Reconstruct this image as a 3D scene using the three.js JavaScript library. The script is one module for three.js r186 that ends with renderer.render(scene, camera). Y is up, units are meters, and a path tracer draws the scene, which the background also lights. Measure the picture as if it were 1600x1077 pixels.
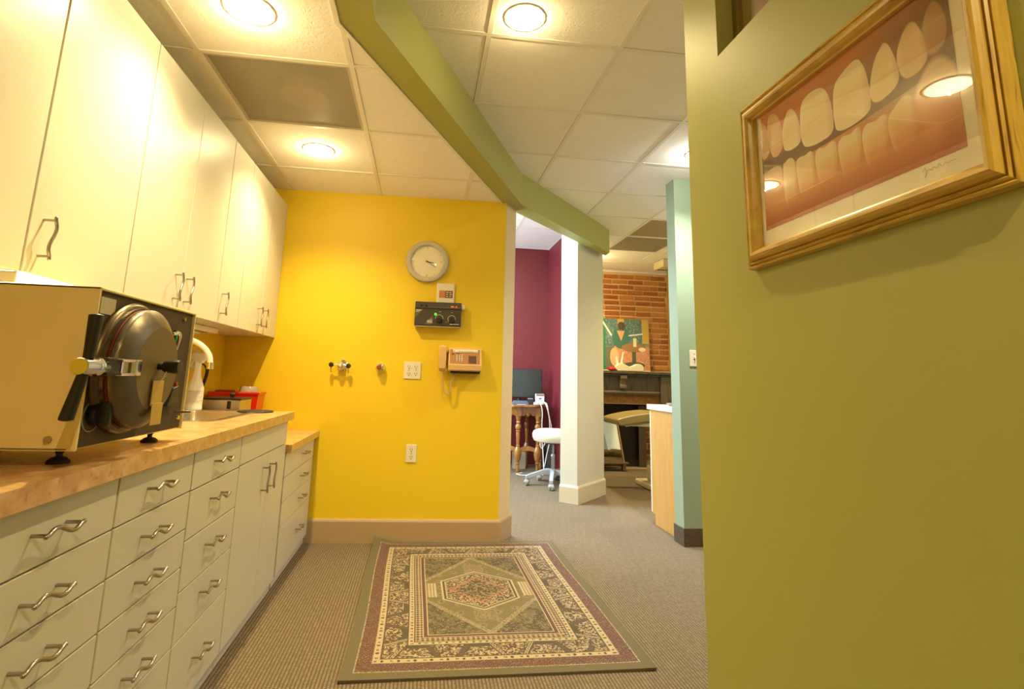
import * as THREE from 'three';
import { RoundedBoxGeometry } from 'three/addons/geometries/RoundedBoxGeometry.js';
import { mergeGeometries, toCreasedNormals } from 'three/addons/utils/BufferGeometryUtils.js';
import { RectAreaLightUniformsLib } from 'three/addons/lights/RectAreaLightUniformsLib.js';

// ------------------------------------------------------------------ camera, sky, lights, exposure
const scene = new THREE.Scene();
const renderer = new THREE.WebGLRenderer({ antialias: true });
renderer.toneMapping = THREE.LinearToneMapping;
renderer.toneMappingExposure = 1.38;
renderer.shadowMap.enabled = true;
RectAreaLightUniformsLib.init();

const camera = new THREE.PerspectiveCamera(2 * Math.atan(538.5 / 831.9125) * 180 / Math.PI, 1600 / 1077, 0.03, 60);
camera.position.set(0, 1.065, 0);
camera.rotation.set(0.1754, -0.1245, 0.0306, 'YXZ');
camera.setViewOffset(1600, 1077, 31.258, 94.56, 1600, 1077);
scene.add(camera);

scene.background = new THREE.Color().setRGB(0.78, 0.9, 1.0);   // overcast sky outside the window
scene.backgroundIntensity = 3.0;

const WARM = new THREE.Color().setRGB(1.0, 0.775, 0.375);
const COOL = new THREE.Color().setRGB(0.72, 0.89, 1.0);
const DOWN = 6.1;                     // candela-like strength of one downlight
const DAY = 11;                       // daylight in the window of the crimson room
const HA = 2.338, HB = 2.578, HP = 2.82;                       // the three ceilings
const DOWNLIGHTS = [
  // x, y, z, strength, colour, label
  [-0.678, HA, -1.807, 1, WARM, 'recessed downlight in the low ceiling, nearest the wall cabinets and the camera'],
  [-0.658, HA, -3.009, 1, WARM, 'recessed downlight in the low ceiling beyond the grey perforated panel'],
  [0.356, HB, -2.002, 0.8, WARM, 'large glowing recessed downlight in the hallway ceiling right of the soffit'],
  [1.755, HB, -3.14, 1.5, new THREE.Color().setRGB(0.95, 0.97, 0.9), 'white downlight half hidden behind the edge of the green wall'],
  [0.34, HB, 0.58, 1.6, WARM, 'recessed downlight in the hallway ceiling behind the camera'],
  [2.75, HB, -4.65, 1.1, WARM, 'recessed downlight in the brick room above the dental chair'],
  [2.02, HB, -6.15, 1.5, WARM, 'recessed downlight near the brick wall, hidden behind the soffit end'],
  [2.9, HB, -3.0, 0.5, WARM, 'recessed downlight at the far right end of the hallway'],
  [1.25, HB, -0.75, 1.3, WARM, 'recessed downlight in the room behind the green wall'],
];
function sun(o) { o.castShadow = true; scene.add(o); return o; }
{
  const day = sun(new THREE.RectAreaLight(COOL, DAY, 1.7, 1.45)); day.name = 'window_daylight';
  day.position.set(-1.27, 1.6, -5.75); day.lookAt(2, 1.0, -5.2);
  day.castShadow = false;
}

// ------------------------------------------------------------------ helpers
let seed = 12345;
function rnd() { seed |= 0; seed = seed + 0x6D2B79F5 | 0; let t = Math.imul(seed ^ seed >>> 15, 1 | seed); t = t + Math.imul(t ^ t >>> 7, 61 | t) ^ t; return ((t ^ t >>> 14) >>> 0) / 4294967296; }
function hash(x, y, s = 0) { let h = Math.imul(x | 0, 374761393) ^ Math.imul(y | 0, 668265263) ^ Math.imul(s | 0, 974634211); h = Math.imul(h ^ h >>> 13, 1274126177); return ((h ^ h >>> 16) >>> 0) / 4294967296; }
function vnoise(x, y, per, s) {            // tileable value noise, period per cells
  const xi = Math.floor(x), yi = Math.floor(y), fx = x - xi, fy = y - yi, w = (t) => t * t * (3 - 2 * t), m = (a) => ((a % per) + per) % per;
  const a = hash(m(xi), m(yi), s), b = hash(m(xi + 1), m(yi), s), c = hash(m(xi), m(yi + 1), s), d = hash(m(xi + 1), m(yi + 1), s);
  return (a + (b - a) * w(fx)) + ((c + (d - c) * w(fx)) - (a + (b - a) * w(fx))) * w(fy);
}
const fbm = (u, v, per, s, oct = 4) => { let f = 0, a = 0.5, p = per, n = 0; for (let o = 0; o < oct; o++) { f += a * vnoise(u * p, v * p, p, s + o); n += a; a *= 0.5; p *= 2; } return f / n; };
const s2l = (c) => c <= 0.04045 ? c / 12.92 : ((c + 0.055) / 1.055) ** 2.4, l2s = (c) => c <= 0.0031308 ? c * 12.92 : 1.055 * c ** (1 / 2.4) - 0.055;
function tex(w, h, fn, srgb = true, repeat) {   // fn(u, v, x, y) -> linear rgb (or a grey number)
  const d = new Uint8Array(w * h * 4);
  for (let y = 0; y < h; y++) for (let x = 0; x < w; x++) {
    const c = fn((x + 0.5) / w, (y + 0.5) / h, x, y), o = (y * w + x) * 4, a = Array.isArray(c) ? c : [c, c, c];
    for (let k = 0; k < 3; k++) d[o + k] = Math.max(0, Math.min(255, 255 * (srgb ? l2s(Math.max(0, a[k])) : a[k])));
    d[o + 3] = a.length > 3 ? 255 * a[3] : 255;
  }
  const t = new THREE.DataTexture(d, w, h, THREE.RGBAFormat);
  t.magFilter = THREE.LinearFilter; t.minFilter = THREE.LinearMipmapLinearFilter; t.generateMipmaps = true;
  t.wrapS = t.wrapT = THREE.RepeatWrapping; if (srgb) t.colorSpace = THREE.SRGBColorSpace;
  if (repeat) t.repeat.set(...repeat);
  t.needsUpdate = true; return t;
}
function canvasTex(w, h, draw) {
  const c = document.createElement('canvas'); c.width = w; c.height = h; draw(c.getContext('2d'), w, h);
  const t = new THREE.CanvasTexture(c); t.colorSpace = THREE.SRGBColorSpace; t.magFilter = THREE.LinearFilter; return t;
}
const mix = (a, b, t) => a.map((v, i) => v + (b[i] - v) * t), lin = (r, g, b) => new THREE.Color().setRGB(r, g, b);
const M = (rgb, rough = 0.6, o = {}) => new THREE.MeshPhysicalMaterial({ color: rgb ? lin(...rgb) : 0xffffff, roughness: rough, ...o });

const used = {};
function numbered(n) { const k = used[n] = (used[n] ?? -1) + 1; return k ? `${n}_${String(k).padStart(3, '0')}` : n; }
function prep(g) { g = g.index ? g.toNonIndexed() : g.clone(); for (const k of Object.keys(g.attributes)) if (!['position', 'normal', 'uv'].includes(k)) g.deleteAttribute(k); if (!g.attributes.normal) g.computeVertexNormals(); return g; }
function boxUV(g) {
  const p = g.attributes.position, n = g.attributes.normal, uv = new Float32Array(p.count * 2);
  for (let i = 0; i < p.count; i++) {
    const ax = Math.abs(n.getX(i)), ay = Math.abs(n.getY(i)), az = Math.abs(n.getZ(i));
    if (ay >= ax && ay >= az) { uv[2 * i] = p.getX(i); uv[2 * i + 1] = p.getZ(i); }
    else if (ax >= az) { uv[2 * i] = p.getZ(i); uv[2 * i + 1] = p.getY(i); }
    else { uv[2 * i] = p.getX(i); uv[2 * i + 1] = p.getY(i); }
  }
  g.setAttribute('uv', new THREE.BufferAttribute(uv, 2)); return g;
}
const origin = new WeakMap();                    // where a parent stands in the world, so parts can be given in world metres
function mesh(name, geoms, mat, parent, o = {}) {
  let g = mergeGeometries((Array.isArray(geoms) ? geoms : [geoms]).map((x) => { const q = prep(x); return o.keepUV ? q : boxUV(q); }));
  const at = parent ? origin.get(parent) : null;
  if (at && !o.local) g.translate(-at.x, -at.y, -at.z);
  const m = new THREE.Mesh(g, mat); m.castShadow = m.receiveShadow = true;
  m.name = parent ? name : numbered(name);
  (parent ?? scene).add(m); if (at) origin.set(m, at);
  return m;
}
function struct(name, geoms, mat, parent, o) { const m = mesh(name, geoms, mat, parent, o); if (!parent) { m.userData.kind = 'structure'; origin.set(m, new THREE.Vector3()); } return m; }
function structGroup(name) { const g = new THREE.Group(); g.name = numbered(name); g.userData.kind = 'structure'; scene.add(g); origin.set(g, new THREE.Vector3()); return g; }
function thing(name, label, category, pos = [0, 0, 0], turn = 0, group) {
  const g = new THREE.Group(); g.name = numbered(name); g.position.set(...pos); g.rotation.y = turn; scene.add(g);
  g.userData = { label, category }; if (group) g.userData.group = group;
  if (!turn) origin.set(g, new THREE.Vector3(...pos));
  return g;
}
function tag(o, label, category, group) { o.userData = { ...o.userData, label, category }; if (group) o.userData.group = group; return o; }
function copy(src, label, pos) { const c = src.clone(); c.name = numbered(src.name.replace(/_\d+$/, '')); c.userData = { ...src.userData, label }; c.position.set(...pos); scene.add(c); return c; }
// geometry
const bx = (x0, x1, y0, y1, z0, z1, r = 0) => {
  const w = x1 - x0, h = y1 - y0, d = z1 - z0, g = r ? new RoundedBoxGeometry(w, h, d, 2, Math.min(r, w / 2.01, h / 2.01, d / 2.01)) : new THREE.BoxGeometry(w, h, d);
  return g.translate((x0 + x1) / 2, (y0 + y1) / 2, (z0 + z1) / 2);
};
const cyl = (r0, r1, h, x, y, z, axis = 'y', seg = 32) => { const g = new THREE.CylinderGeometry(r1, r0, h, seg); if (axis === 'x') g.rotateZ(-Math.PI / 2); if (axis === 'z') g.rotateX(Math.PI / 2); return g.translate(x, y, z); };
const sph = (r, x, y, z, sx = 1, sy = 1, sz = 1) => new THREE.SphereGeometry(r, 24, 16).scale(sx, sy, sz).translate(x, y, z);
const lathe = (pts, seg = 40) => toCreasedNormals(new THREE.LatheGeometry(pts.map((p) => new THREE.Vector2(...p)), seg), 0.7);
const v3 = (p) => new THREE.Vector3(...p);
const tube = (pts, r, n = 48, seg = 10, closed = false) => new THREE.TubeGeometry(new THREE.CatmullRomCurve3(pts.map(v3), closed, 'catmullrom', 0.5), n, r, seg, closed);
const rod = (a, b, r0, r1 = r0, seg = 16) => { const A = v3(a), B = v3(b), d = B.clone().sub(A), g = new THREE.CylinderGeometry(r1, r0, d.length(), seg); g.applyQuaternion(new THREE.Quaternion().setFromUnitVectors(new THREE.Vector3(0, 1, 0), d.clone().normalize())); return g.translate(...A.add(B).multiplyScalar(0.5).toArray()); };
function shape2(pts, holes = []) { const s = new THREE.Shape(pts.map((p) => new THREE.Vector2(...p))); for (const h of holes) s.holes.push(h instanceof THREE.Path ? h : new THREE.Path(h.map((p) => new THREE.Vector2(...p)))); return s; }
function prism(pts, y0, y1, holes) {            // footprint in (x, z), extruded up
  const f = (p) => [p[0], -p[1]];
  const g = new THREE.ExtrudeGeometry(shape2(pts.map(f), (holes ?? []).map((h) => h.map(f))), { depth: y1 - y0, bevelEnabled: false });
  return g.rotateX(-Math.PI / 2).translate(0, y0, 0);
}
function plateX(pts, x0, x1, holes, bevel = 0) { // outline in (z, y), extruded along x
  const f = (p) => [-p[0], p[1]];
  const g = new THREE.ExtrudeGeometry(shape2(pts.map(f), (holes ?? []).map((h) => h.map(f))), { depth: x1 - x0 - 2 * bevel, bevelEnabled: bevel > 0, bevelSize: bevel, bevelThickness: bevel, bevelOffset: -bevel, bevelSegments: 2 });
  return g.translate(0, 0, bevel).rotateY(Math.PI / 2).translate(x0, 0, 0);
}
const rect = (a0, a1, b0, b1) => [[a0, b0], [a1, b0], [a1, b1], [a0, b1]];
function rrect(a0, a1, b0, b1, r, n = 6) { const out = []; for (const [cx, cy, s] of [[a1 - r, b1 - r, 0], [a0 + r, b1 - r, 1], [a0 + r, b0 + r, 2], [a1 - r, b0 + r, 3]]) for (let i = 0; i <= n; i++) { const t = (s + i / n) * Math.PI / 2; out.push([cx + r * Math.cos(t), cy + r * Math.sin(t)]); } return out; }
function clip(poly, a, b, c) {                   // keep a*x + b*z <= c
  const out = [];
  for (let i = 0; i < poly.length; i++) {
    const p = poly[i], q = poly[(i + 1) % poly.length], dp = a * p[0] + b * p[1] - c, dq = a * q[0] + b * q[1] - c;
    if (dp <= 0) out.push(p);
    if (dp * dq < 0) { const t = dp / (dp - dq); out.push([p[0] + (q[0] - p[0]) * t, p[1] + (q[1] - p[1]) * t]); }
  }
  return out;
}
const area = (p) => Math.abs(p.reduce((s, q, i) => { const r = p[(i + 1) % p.length]; return s + q[0] * r[1] - r[0] * q[1]; }, 0)) / 2;

// ------------------------------------------------------------------ materials
const fineBump = tex(256, 256, (u, v) => 0.6 * fbm(u, v, 32, 3, 3) + 0.4 * fbm(u, v, 8, 9, 2), false);
const bumpAt = (m) => { const t = fineBump.clone(); t.repeat.set(1 / m, 1 / m); t.needsUpdate = true; return t; };
const paintBump = bumpAt(0.12);
const paint = (r, g, b, rough = 0.55) => M([r, g, b], rough, { bumpMap: paintBump, bumpScale: 0.00012 });
const yellowM = paint(0.79, 0.555, 0.012, 0.5), greenM = paint(0.365, 0.372, 0.108, 0.5), tealM = paint(0.29, 0.37, 0.245, 0.45), crimsonM = paint(0.165, 0.0165, 0.022, 0.5);
const creamM = paint(0.62, 0.60, 0.52, 0.5), baseM = M([0.43, 0.30, 0.17], 0.45), whiteCeil = M([0.75, 0.75, 0.77], 0.8);
const meltex = tex(128, 128, (u, v) => 0.80 + 0.02 * fbm(u, v, 16, 5), true);
const whiteM = M([0.645, 0.62, 0.53], 0.36, { bumpMap: bumpAt(0.05), bumpScale: 0.00015, clearcoat: 0.15, clearcoatRoughness: 0.45 });
const plinthM = M([0.60, 0.58, 0.53], 0.5), carcM = M([0.55, 0.42, 0.24], 0.6);
const laminateT = tex(512, 512, (u, v) => {
  const a = fbm(u, v, 14, 21, 4), b = fbm(u, v, 40, 33, 3), c = fbm(u + 0.3 * a, v, 7, 41, 3);
  const t = Math.max(0, Math.min(1, (a - 0.3) * 1.5)), k = b > 0.56 ? (b - 0.56) * 3.0 : 0;
  return mix(mix([0.60, 0.33, 0.13], [0.80, 0.56, 0.30], t), [0.45, 0.22, 0.08], Math.min(1, k + (c > 0.6 ? (c - 0.6) * 1.5 : 0)));
}, true, [1 / 0.4, 1 / 0.4]);
const laminateM = M(null, 0.28, { map: laminateT, clearcoat: 0.3, clearcoatRoughness: 0.2 });
const steelM = M([0.62, 0.60, 0.56], 0.24, { metalness: 1 }), brushedM = M([0.55, 0.52, 0.47], 0.34, { metalness: 1 }), chromeM = M([0.80, 0.79, 0.77], 0.1, { metalness: 1 }), handleM = M([0.40, 0.36, 0.30], 0.3, { metalness: 1 });
const blackM = M([0.012, 0.011, 0.010], 0.35), rubberM = M([0.02, 0.018, 0.016], 0.6), whitePl = M([0.78, 0.75, 0.68], 0.35), ivoryM = M([0.76, 0.70, 0.55], 0.35);
const tileT = tex(512, 512, (u, v) => { const f = fbm(u, v, 64, 51, 2), g = fbm(u, v, 10, 61, 4); return mix([0.95, 0.925, 0.87], [0.78, 0.75, 0.68], (f > 0.68 ? (f - 0.68) * 1.6 : 0) + 0.12 * g); }, true, [1 / 0.61, 1 / 0.61]);
const tileB = tex(512, 512, (u, v) => { const f = fbm(u, v, 64, 51, 2); return 0.6 + 0.4 * fbm(u, v, 90, 71, 2) - (f > 0.68 ? (f - 0.68) * 2 : 0); }, false, [1 / 0.61, 1 / 0.61]);
const tileM = [0.97, 1, 1.03].map((k) => M([k * 0.95, k * 0.95, k * 0.95], 0.9, { map: tileT, bumpMap: tileB, bumpScale: 0.0012 }));
const gridM = M([0.80, 0.76, 0.67], 0.5);
const carpetF = (u, v) => {
  const X = u * 16, Y = v * 20, xi = Math.floor(X), row = Math.floor(Y + (xi % 2) * 0.5), fx = X - xi - 0.5, fy = Y + (xi % 2) * 0.5 - row - 0.5;
  const bead = Math.max(0, 1 - (fx * fx) / 0.24) * (0.35 + 0.65 * Math.max(0, 1 - fy * fy / 0.24));
  return bead * (0.7 + 0.5 * hash(xi, row % 20, 7));
};
const carpetT = tex(512, 512, (u, v) => mix([0.082, 0.057, 0.032], [0.285, 0.215, 0.132], Math.min(1, carpetF(u, v) * (0.85 + 0.3 * fbm(u, v, 40, 81, 2)))), true, [1 / 0.216, 1 / 0.20]);
const carpetB = tex(512, 512, (u, v) => carpetF(u, v), false, [1 / 0.216, 1 / 0.20]);
const carpetM = M(null, 0.95, { map: carpetT, bumpMap: carpetB, bumpScale: 0.003 });
const woodTex = (a, b, dark, s, rx, ry, streak = 60) => tex(256, 512, (u, v) => {
  const w = fbm(u, v, 4, s, 3), g = vnoise(u * streak + w * 5, v * 5, streak, s + 5), l = fbm(u, v, 6, s + 9, 3);
  return mix(mix(a, b, Math.min(1, 0.55 * g + 0.5 * l)), dark, g < 0.3 ? (0.3 - g) * 1.8 : 0);
}, true, [rx, ry]);
const oakM = M(null, 0.3, { map: woodTex([0.40, 0.25, 0.035], [0.72, 0.50, 0.10], [0.13, 0.065, 0.008], 91, 1 / 0.10, 1 / 0.3, 30), clearcoat: 0.35, clearcoatRoughness: 0.3 });
const mapleM = M(null, 0.4, { map: woodTex([0.52, 0.27, 0.07], [0.59, 0.33, 0.095], [0.46, 0.23, 0.055], 101, 2, 1.2, 40) });
const antiqueM = M(null, 0.3, { map: woodTex([0.22, 0.08, 0.015], [0.44, 0.20, 0.045], [0.07, 0.025, 0.006], 111, 5, 3, 30), clearcoat: 0.4, clearcoatRoughness: 0.2 });
const mantelM = M(null, 0.55, { map: woodTex([0.045, 0.036, 0.028], [0.12, 0.098, 0.075], [0.015, 0.011, 0.008], 121, 3, 1.2, 24) });

// ------------------------------------------------------------------ the setting
struct('floor', bx(-1.45, 3.5, -0.12, 0, -7.1, 1.75), carpetM);
const WZ = -3.723, WS = 0.035, wallZ = (x) => WZ + WS * x;
// left wall: behind the cabinets, and with the window of the crimson room
struct('wall_left', bx(-1.45, -1.31, 0, 2.95, -3.85, 1.75), yellowM);
struct('wall_left_crimson', plateX(rect(-7.1, -3.85, 0, 2.95), -1.45, -1.31, [rect(-6.65, -4.85, 0.8, 2.35)]), crimsonM);
struct('wall_far', prism([[-1.31, wallZ(-1.31)], [0.553, wallZ(0.553)], [0.50, -3.86], [-1.31, -3.92]], 0, 2.95), yellowM);
struct('wall_far_end', prism([[0.5535, wallZ(0.5535)], [0.655, -3.872], [0.5005, -3.861]], 0, HA), paint(0.70, 0.54, 0.30, 0.5));
struct('wall_back', bx(-1.45, 3.5, 0, 2.95, 1.62, 1.75), creamM);
struct('wall_right_outer', bx(3.36, 3.5, 0, 2.95, -7.1, 1.75), creamM);
struct('wall_crimson', bx(-1.45, 1.70, 0, 2.95, -7.09, -6.95), crimsonM);
struct('wall_crimson_right', bx(1.64, 1.69, 0, 2.95, -6.95, -5.17), crimsonM);
struct('wall_brick_side', bx(1.69, 1.76, 0, 2.95, -6.95, -5.18), creamM);
// green wall with its transom opening
const TR = [-1.209, -0.42, 1.930, 2.34];
struct('wall_right', plateX(rect(-1.38, 1.62, 0, 2.9), 0.74, 0.86, [rect(TR[0], TR[1], TR[2], TR[3])]), greenM);
struct('wall_hall_near', bx(0.86, 3.36, 0, 2.9, -1.38, -1.26), creamM);
{
  const darkJ = M([0.16, 0.13, 0.03], 0.5);
  const w = struct('window_1', plateX(rect(TR[0], TR[1], TR[2], TR[3]), 0.788, 0.802, [rect(TR[0] + 0.026, TR[1] - 0.026, TR[2] + 0.008, TR[3] - 0.02)]), darkJ);
  mesh('glass', bx(0.793, 0.797, TR[2] + 0.008, TR[3] - 0.02, TR[0] + 0.026, TR[1] - 0.026), M([1, 1, 1], 0.02, { transmission: 1, thickness: 0 }), w);
}
{
  const w = struct('window_2', plateX(rect(-6.65, -4.85, 0.8, 2.35), -1.42, -1.34, [rect(-6.59, -5.78, 0.86, 2.29), rect(-5.72, -4.91, 0.86, 2.29)]), whitePl);
  for (const [a, b] of [[-6.59, -5.78], [-5.72, -4.91]]) mesh('glass', bx(-1.382, -1.378, 0.86, 2.29, a, b), M([1, 1, 1], 0.02, { transmission: 1, thickness: 0 }), w);
  mesh('window_sill', bx(-1.43, -1.27, 0.77, 0.8, -6.7, -4.8, 0.006), whitePl, w);
}
{
  const pts = [], back = []; for (let i = 0; i <= 60; i++) { const z = -1.254 + 0.86 * i / 60, x = 0.879 + 0.010 * Math.sin(i * 0.85) + 0.006 * Math.sin(i * 0.31); pts.push([x, z]); back.unshift([x + 0.004, z]); }
  tag(mesh('curtain', prism([...pts, ...back], 1.7, 2.5), M([0.72, 0.52, 0.40], 0.9, { transmission: 0.3 })), 'pale pink curtain seen through the transom opening at the top of the green wall', 'curtain');
}
// teal wall stub and its carpet base
struct('wall_teal', bx(1.795, 3.36, 0, HB, -3.72, -3.59), tealM);
struct('baseboard_teal', bx(1.787, 3.36, 0, 0.115, -3.728, -3.582, 0.003), M([0.55, 0.5, 0.45], 0.95, { map: carpetT, bumpMap: carpetB, bumpScale: 0.003 }));
// soffit beam
const BR = [[-0.235, 1.62], [-0.235, -1.79], [0.665, -3.715], [1.80, -5.0]], BL = [[1.802, -5.13], [0.62, -3.872], [0.523, wallZ(0.523)], [-0.365, -1.82], [-0.365, 1.62]];
struct('beam_soffit', prism([...BR, ...BL], HA, 2.62), greenM);
struct('wall_over_soffit', prism([[0.665, -3.75], [1.78, -5.02], [1.78, -5.13], [0.62, -3.885]], 2.62, 2.95), creamM);
struct('trim_1', prism([[-0.365, 1.62], [-0.365, -1.82], [0.523, wallZ(0.523)], [0.505, wallZ(0.505)], [-0.384, -1.826], [-0.384, 1.62]], HA - 0.006, HA + 0.012), gridM);
// pillar under the end of the beam
const PIL = [[1.41, -4.79], [1.80, -5.205], [1.675, -5.315], [1.285, -4.90]];
struct('pillar', prism(PIL, 0, 2.95), creamM);
function baseRun(name, pts, h, t, mat) {         // moulded baseboard along a polyline in (x, z), outside on the left of the walk
  const gs = [];
  for (let i = 0; i + 1 < pts.length; i++) {
    const [ax, az] = pts[i], [bxx, bz] = pts[i + 1], dx = bxx - ax, dz = bz - az, L = Math.hypot(dx, dz), nx = dz / L, nz = -dx / L;
    const prof = [[0, 0], [t, 0], [t, h - 0.016], [t * 0.75, h - 0.006], [t * 0.3, h], [0, h]], pos = [];
    const turn = (k) => { const p = pts[k - 1], q = pts[k], r = pts[k + 1]; if (!p || !r) return 0; const a = Math.atan2(q[1] - p[1], q[0] - p[0]), b = Math.atan2(r[1] - q[1], r[0] - q[0]); let d = b - a; while (d > Math.PI) d -= 2 * Math.PI; while (d < -Math.PI) d += 2 * Math.PI; return Math.tan(d / 2); };
    const e0 = turn(i), e1 = turn(i + 1);
    const at = (k, e) => { const [w, y] = prof[k], s = e ? L + w * e1 : -w * e0; return [ax + dx / L * s + nx * w, y, az + dz / L * s + nz * w]; };
    for (let k = 0; k < prof.length; k++) { const k2 = (k + 1) % prof.length, A = at(k, 0), B = at(k2, 0), C = at(k2, 1), D = at(k, 1); pos.push(...A, ...B, ...C, ...A, ...C, ...D); }
    for (const e of [0, 1]) for (let k = 1; k + 1 < prof.length; k++) { const A = at(0, e), B = at(k, e), C = at(k + 1, e); pos.push(...A, ...(e ? B : C), ...(e ? C : B)); }
    const g = new THREE.BufferGeometry(); g.setAttribute('position', new THREE.BufferAttribute(new Float32Array(pos), 3)); g.computeVertexNormals(); gs.push(g);
  }
  return struct(name, gs, mat);
}
baseRun('baseboard_far', [[0.655, -3.872], [0.5535, wallZ(0.5535)], [-0.69, wallZ(-0.69)]], 0.145, 0.017, baseM);
baseRun('baseboard_pillar', [PIL[1], PIL[0], PIL[3]], 0.15, 0.018, M([0.62, 0.54, 0.40], 0.45));

// ceilings: tiles on a grid, each tile a part
const inA = [ // bands of (zmin, zmax, clipping half-plane a*x + b*z <= c, polygon walls)
  { z0: -1.82, z1: 1.62, cut: [[1, 0, -0.384], [-1, 0, 1.31]] },
  { z0: -3.9, z1: -1.82, cut: [(() => { const [x0, z0] = [-0.384, -1.826], [x1, z1] = [0.505, wallZ(0.505)]; const a = -(z1 - z0), b = x1 - x0; return [a, b, a * x0 + b * z0]; })(), [-1, 0, 1.31], [WS, -1, -WZ]] },
];
const rightOf = ([x0, z0], [x1, z1]) => { const a = z1 - z0, b = -(x1 - x0); return [a, b, a * x0 + b * z0]; };
const inB = [
  { z0: -1.79, z1: 1.62, cut: [[-1, 0, 0.235], [1, 0, 3.36]] },
  { z0: -3.715, z1: -1.79, cut: [rightOf(BR[1], BR[2]), [1, 0, 3.36]] },
  { z0: -5.0, z1: -3.715, cut: [rightOf(BR[2], BR[3]), [1, 0, 3.36]] },
  { z0: -6.9, z1: -5.0, cut: [[-1, 0, -1.76], [1, 0, 3.36]] },
];
const inP = [
  { z0: -6.95, z1: -3.9, cut: [[-1, 0, 1.31], [1, 0, 1.64], rightOf([1.802, -5.13], [0.62, -3.872])] },
];
function pieces(poly, bands) {
  const out = [];
  for (const b of bands) { let p = clip(clip(poly, 0, 1, b.z1), 0, -1, -b.z0); for (const c of b.cut) p = p.length > 2 ? clip(p, ...c) : p; if (p.length > 2 && area(p) > 2e-5) out.push(p); }
  return out;
}
function tiledCeiling(name, h, bands, x0, z0, nx, nz, slabs, skip = () => false, mats = tileM) {
  const c = structGroup(name);
  for (const s of slabs) mesh('plenum_deck', s, gridM, c);
  for (let i = nx[0]; i < nx[1]; i++) for (let j = nz[0]; j < nz[1]; j++) {
    if (skip(i, j)) continue;
    const xa = x0 + 0.61 * i, za = z0 - 0.61 * j, e = 0.0125, ps = pieces(rect(xa + e, xa + 0.61 - e, za - 0.61 + e, za - e), bands);
    if (!ps.length || ps.reduce((s, p) => s + area(p), 0) < 0.002) continue;
    const gs = ps.map((p) => prism(p, h, h + 0.014));
    const m = mesh('ceiling_tile', gs, mats[Math.floor(hash(i + 50, j + 50, 3) * mats.length)], c);
  }
  for (let i = nx[0]; i <= nx[1]; i++) { const x = x0 + 0.61 * i, ps = pieces(rect(x - 0.011, x + 0.011, z0 - 0.61 * nz[1], z0 - 0.61 * nz[0]), bands); if (ps.length) mesh('grid_bar', ps.map((p) => prism(p, h - 0.0035, h + 0.004)), gridM, c); }
  for (let j = nz[0]; j <= nz[1]; j++) { const z = z0 - 0.61 * j, ps = pieces(rect(x0 + 0.61 * nx[0], x0 + 0.61 * nx[1], z - 0.011, z + 0.011), bands); if (ps.length) mesh('grid_bar', ps.map((p) => prism(p, h - 0.0036, h + 0.0039)), gridM, c); }
  return c;
}
tiledCeiling('ceiling', HA, inA, -0.968, -2.101, [-1, 3], [-7, 3], [bx(-1.31, -0.3, HA + 0.12, HA + 0.2, -3.9, 1.62), bx(-0.3, 0.56, HA + 0.285, HA + 0.35, -3.9, 1.62)], (i, j) => i === 0 && j === 0);
tiledCeiling('ceiling', HB, inB, 0.2197, -2.135, [-1, 6], [-7, 8], [prism([...BR, [1.80, -6.94], [3.36, -6.94], [3.36, 1.62]], HB + 0.12, HB + 0.2)], (i, j) => i === 3 && (j === 4 || j === 5));
tiledCeiling('ceiling', HP, inP, 0.4197, -5.93, [-3, 3], [-4, 2], [bx(-1.31, 1.7, HP + 0.12, HP + 0.2, -6.95, -3.9)], () => false, [0.97, 1, 1.02].map((k) => M([k * 0.82, k * 0.82, k * 0.84], 0.85)));

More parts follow.
